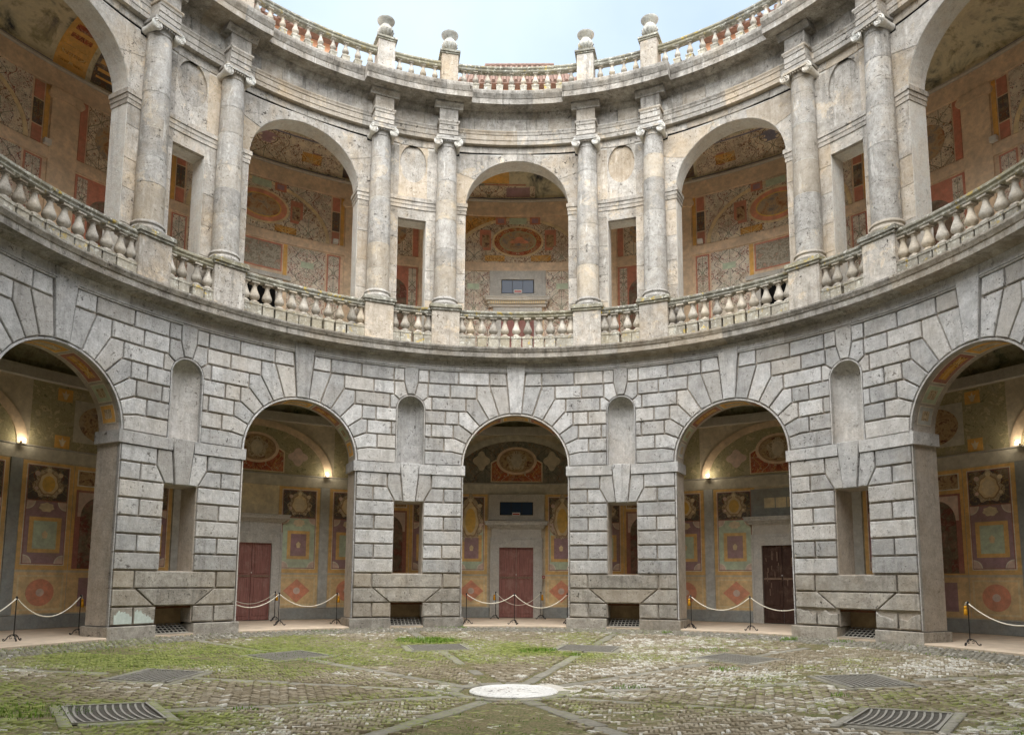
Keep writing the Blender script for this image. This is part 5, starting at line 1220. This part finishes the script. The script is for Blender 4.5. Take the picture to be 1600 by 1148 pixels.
# ================================================================== BUILDINGS ABOVE THE ROOF TERRACE
def tile_roof(name, label, bay, r0, r1, half0, half1, z0, z1, zwall):
    """hipped tile roof seen over the balustrade; half0 at the eaves, half1 at the ridge"""
    o = empty(name, pol(bay, r0, 17.25), label, 'roof'); o.rotation_euler = (0, 0, -RAD(bay)); B = Vector((0, r0, 17.25))
    L = lambda x, y, z: Vector((x, y, z)) - B
    j = Join(); rr = (r0 + r1)/2
    j.add([L(-half0, r0, zwall), L(half0, r0, zwall), L(half0, r1, zwall), L(-half0, r1, zwall), L(-half0, r0, z0), L(half0, r0, z0), L(half0, r1, z0), L(-half0, r1, z0)], [(0, 1, 5, 4), (1, 2, 6, 5), (2, 3, 7, 6), (3, 0, 4, 7)]); j.obj('wall', 'terracotta_render', o)
    j = Join(); e = .35
    E4 = [L(-half0-e, r0-e, z0), L(half0+e, r0-e, z0), L(half0+e, r1+e, z0), L(-half0-e, r1+e, z0)]; RD = [L(-half1, rr, z1), L(half1, rr, z1)]
    j.add(E4 + RD + [v - Vector((0, 0, .08)) for v in E4], [(0, 1, 5, 4), (1, 2, 5), (2, 3, 4, 5), (3, 0, 4), (6, 7, 1, 0), (7, 8, 2, 1), (8, 9, 3, 2), (9, 6, 0, 3), (6, 9, 8, 7)]); rf = j.obj('roof', 'roof_tile', o)
    # rows of half-round tiles on the slope facing the courtyard, ridge tiles
    n = int(2*(half0 + e)/.22); k = Join()
    for i in range(n + 1):
        x = -half0 - e + 2*(half0 + e)*i/n; f = 1 if abs(x) <= half1 else max(0., (half0 + e - abs(x))/(half0 + e - half1))
        top = L(x, (r0 - e) + (rr - r0 + e)*f, z0 + (z1 - z0)*f); bot = L(x, r0 - e, z0)
        if f > .05: k.tube([bot + Vector((0, -.03, .0)), top], .075, 6)
    kk = k.obj('cover_tiles', 'roof_tile', rf); kk['kind'] = 'stuff'
    n = max(2, int(2*half1/.42))
    for i in range(n):
        x0 = -half1 + 2*half1*i/n; q = Join(); q.tube([L(x0, rr, z1 + .02), L(x0 + 2*half1/n*1.06, rr, z1 + .035)], [.12, .105], 8); q.obj('ridge_tile', 'roof_tile', rf)
    return o
def tower(bay, a_half, r0, z1, label, name):
    o = empty(name, pol(bay, r0, 17.25), label, 'building'); inv = Matrix.Translation(-pol(bay, r0, 17.25))
    j = Join(); j.ring([(r0, 17.25), (r0 + 2.5, 17.25), (r0 + 2.5, z1), (r0, z1)], bay - a_half, bay + a_half, 3); x = j.obj('wall', 'terracotta_render', o); x.matrix_parent_inverse = inv
    j = Join(); j.ring([(r0 - .35, z1 - .02), (r0 - .35, z1 + .06), (r0 + 2.6, z1 + .9), (r0 + 2.6, z1)], bay - a_half, bay + a_half, 3); x = j.obj('roof', 'roof_tile', o); x.matrix_parent_inverse = inv
    n = int(2*RAD(a_half)*r0/.3)
    for i in range(n):
        a = bay - a_half + 2*a_half*(i + .5)/n; q = Join(); q.tube([pol(a, r0 - .42, z1 + .07), pol(a, r0 + .5, z1 + .36)], .085, 6); x = q.obj('cover_tile', 'roof_tile', o); x.matrix_parent_inverse = inv
tile_roof('hip_roof', 'brown red tiled hip roof showing above the central rooftop balustrade', 0, 15.6, 19.2, 2.2, 1.45, 20.85, 23.05, 19.6)
tower(-48, 22, 15.8, 21.55, 'orange rendered attic wall with tiled eaves over the beige overdoor arch side', 'attic_storey')
tower(48, 22, 15.8, 21.55, 'orange rendered attic wall with tiled eaves over the brown door arch side', 'attic_storey')
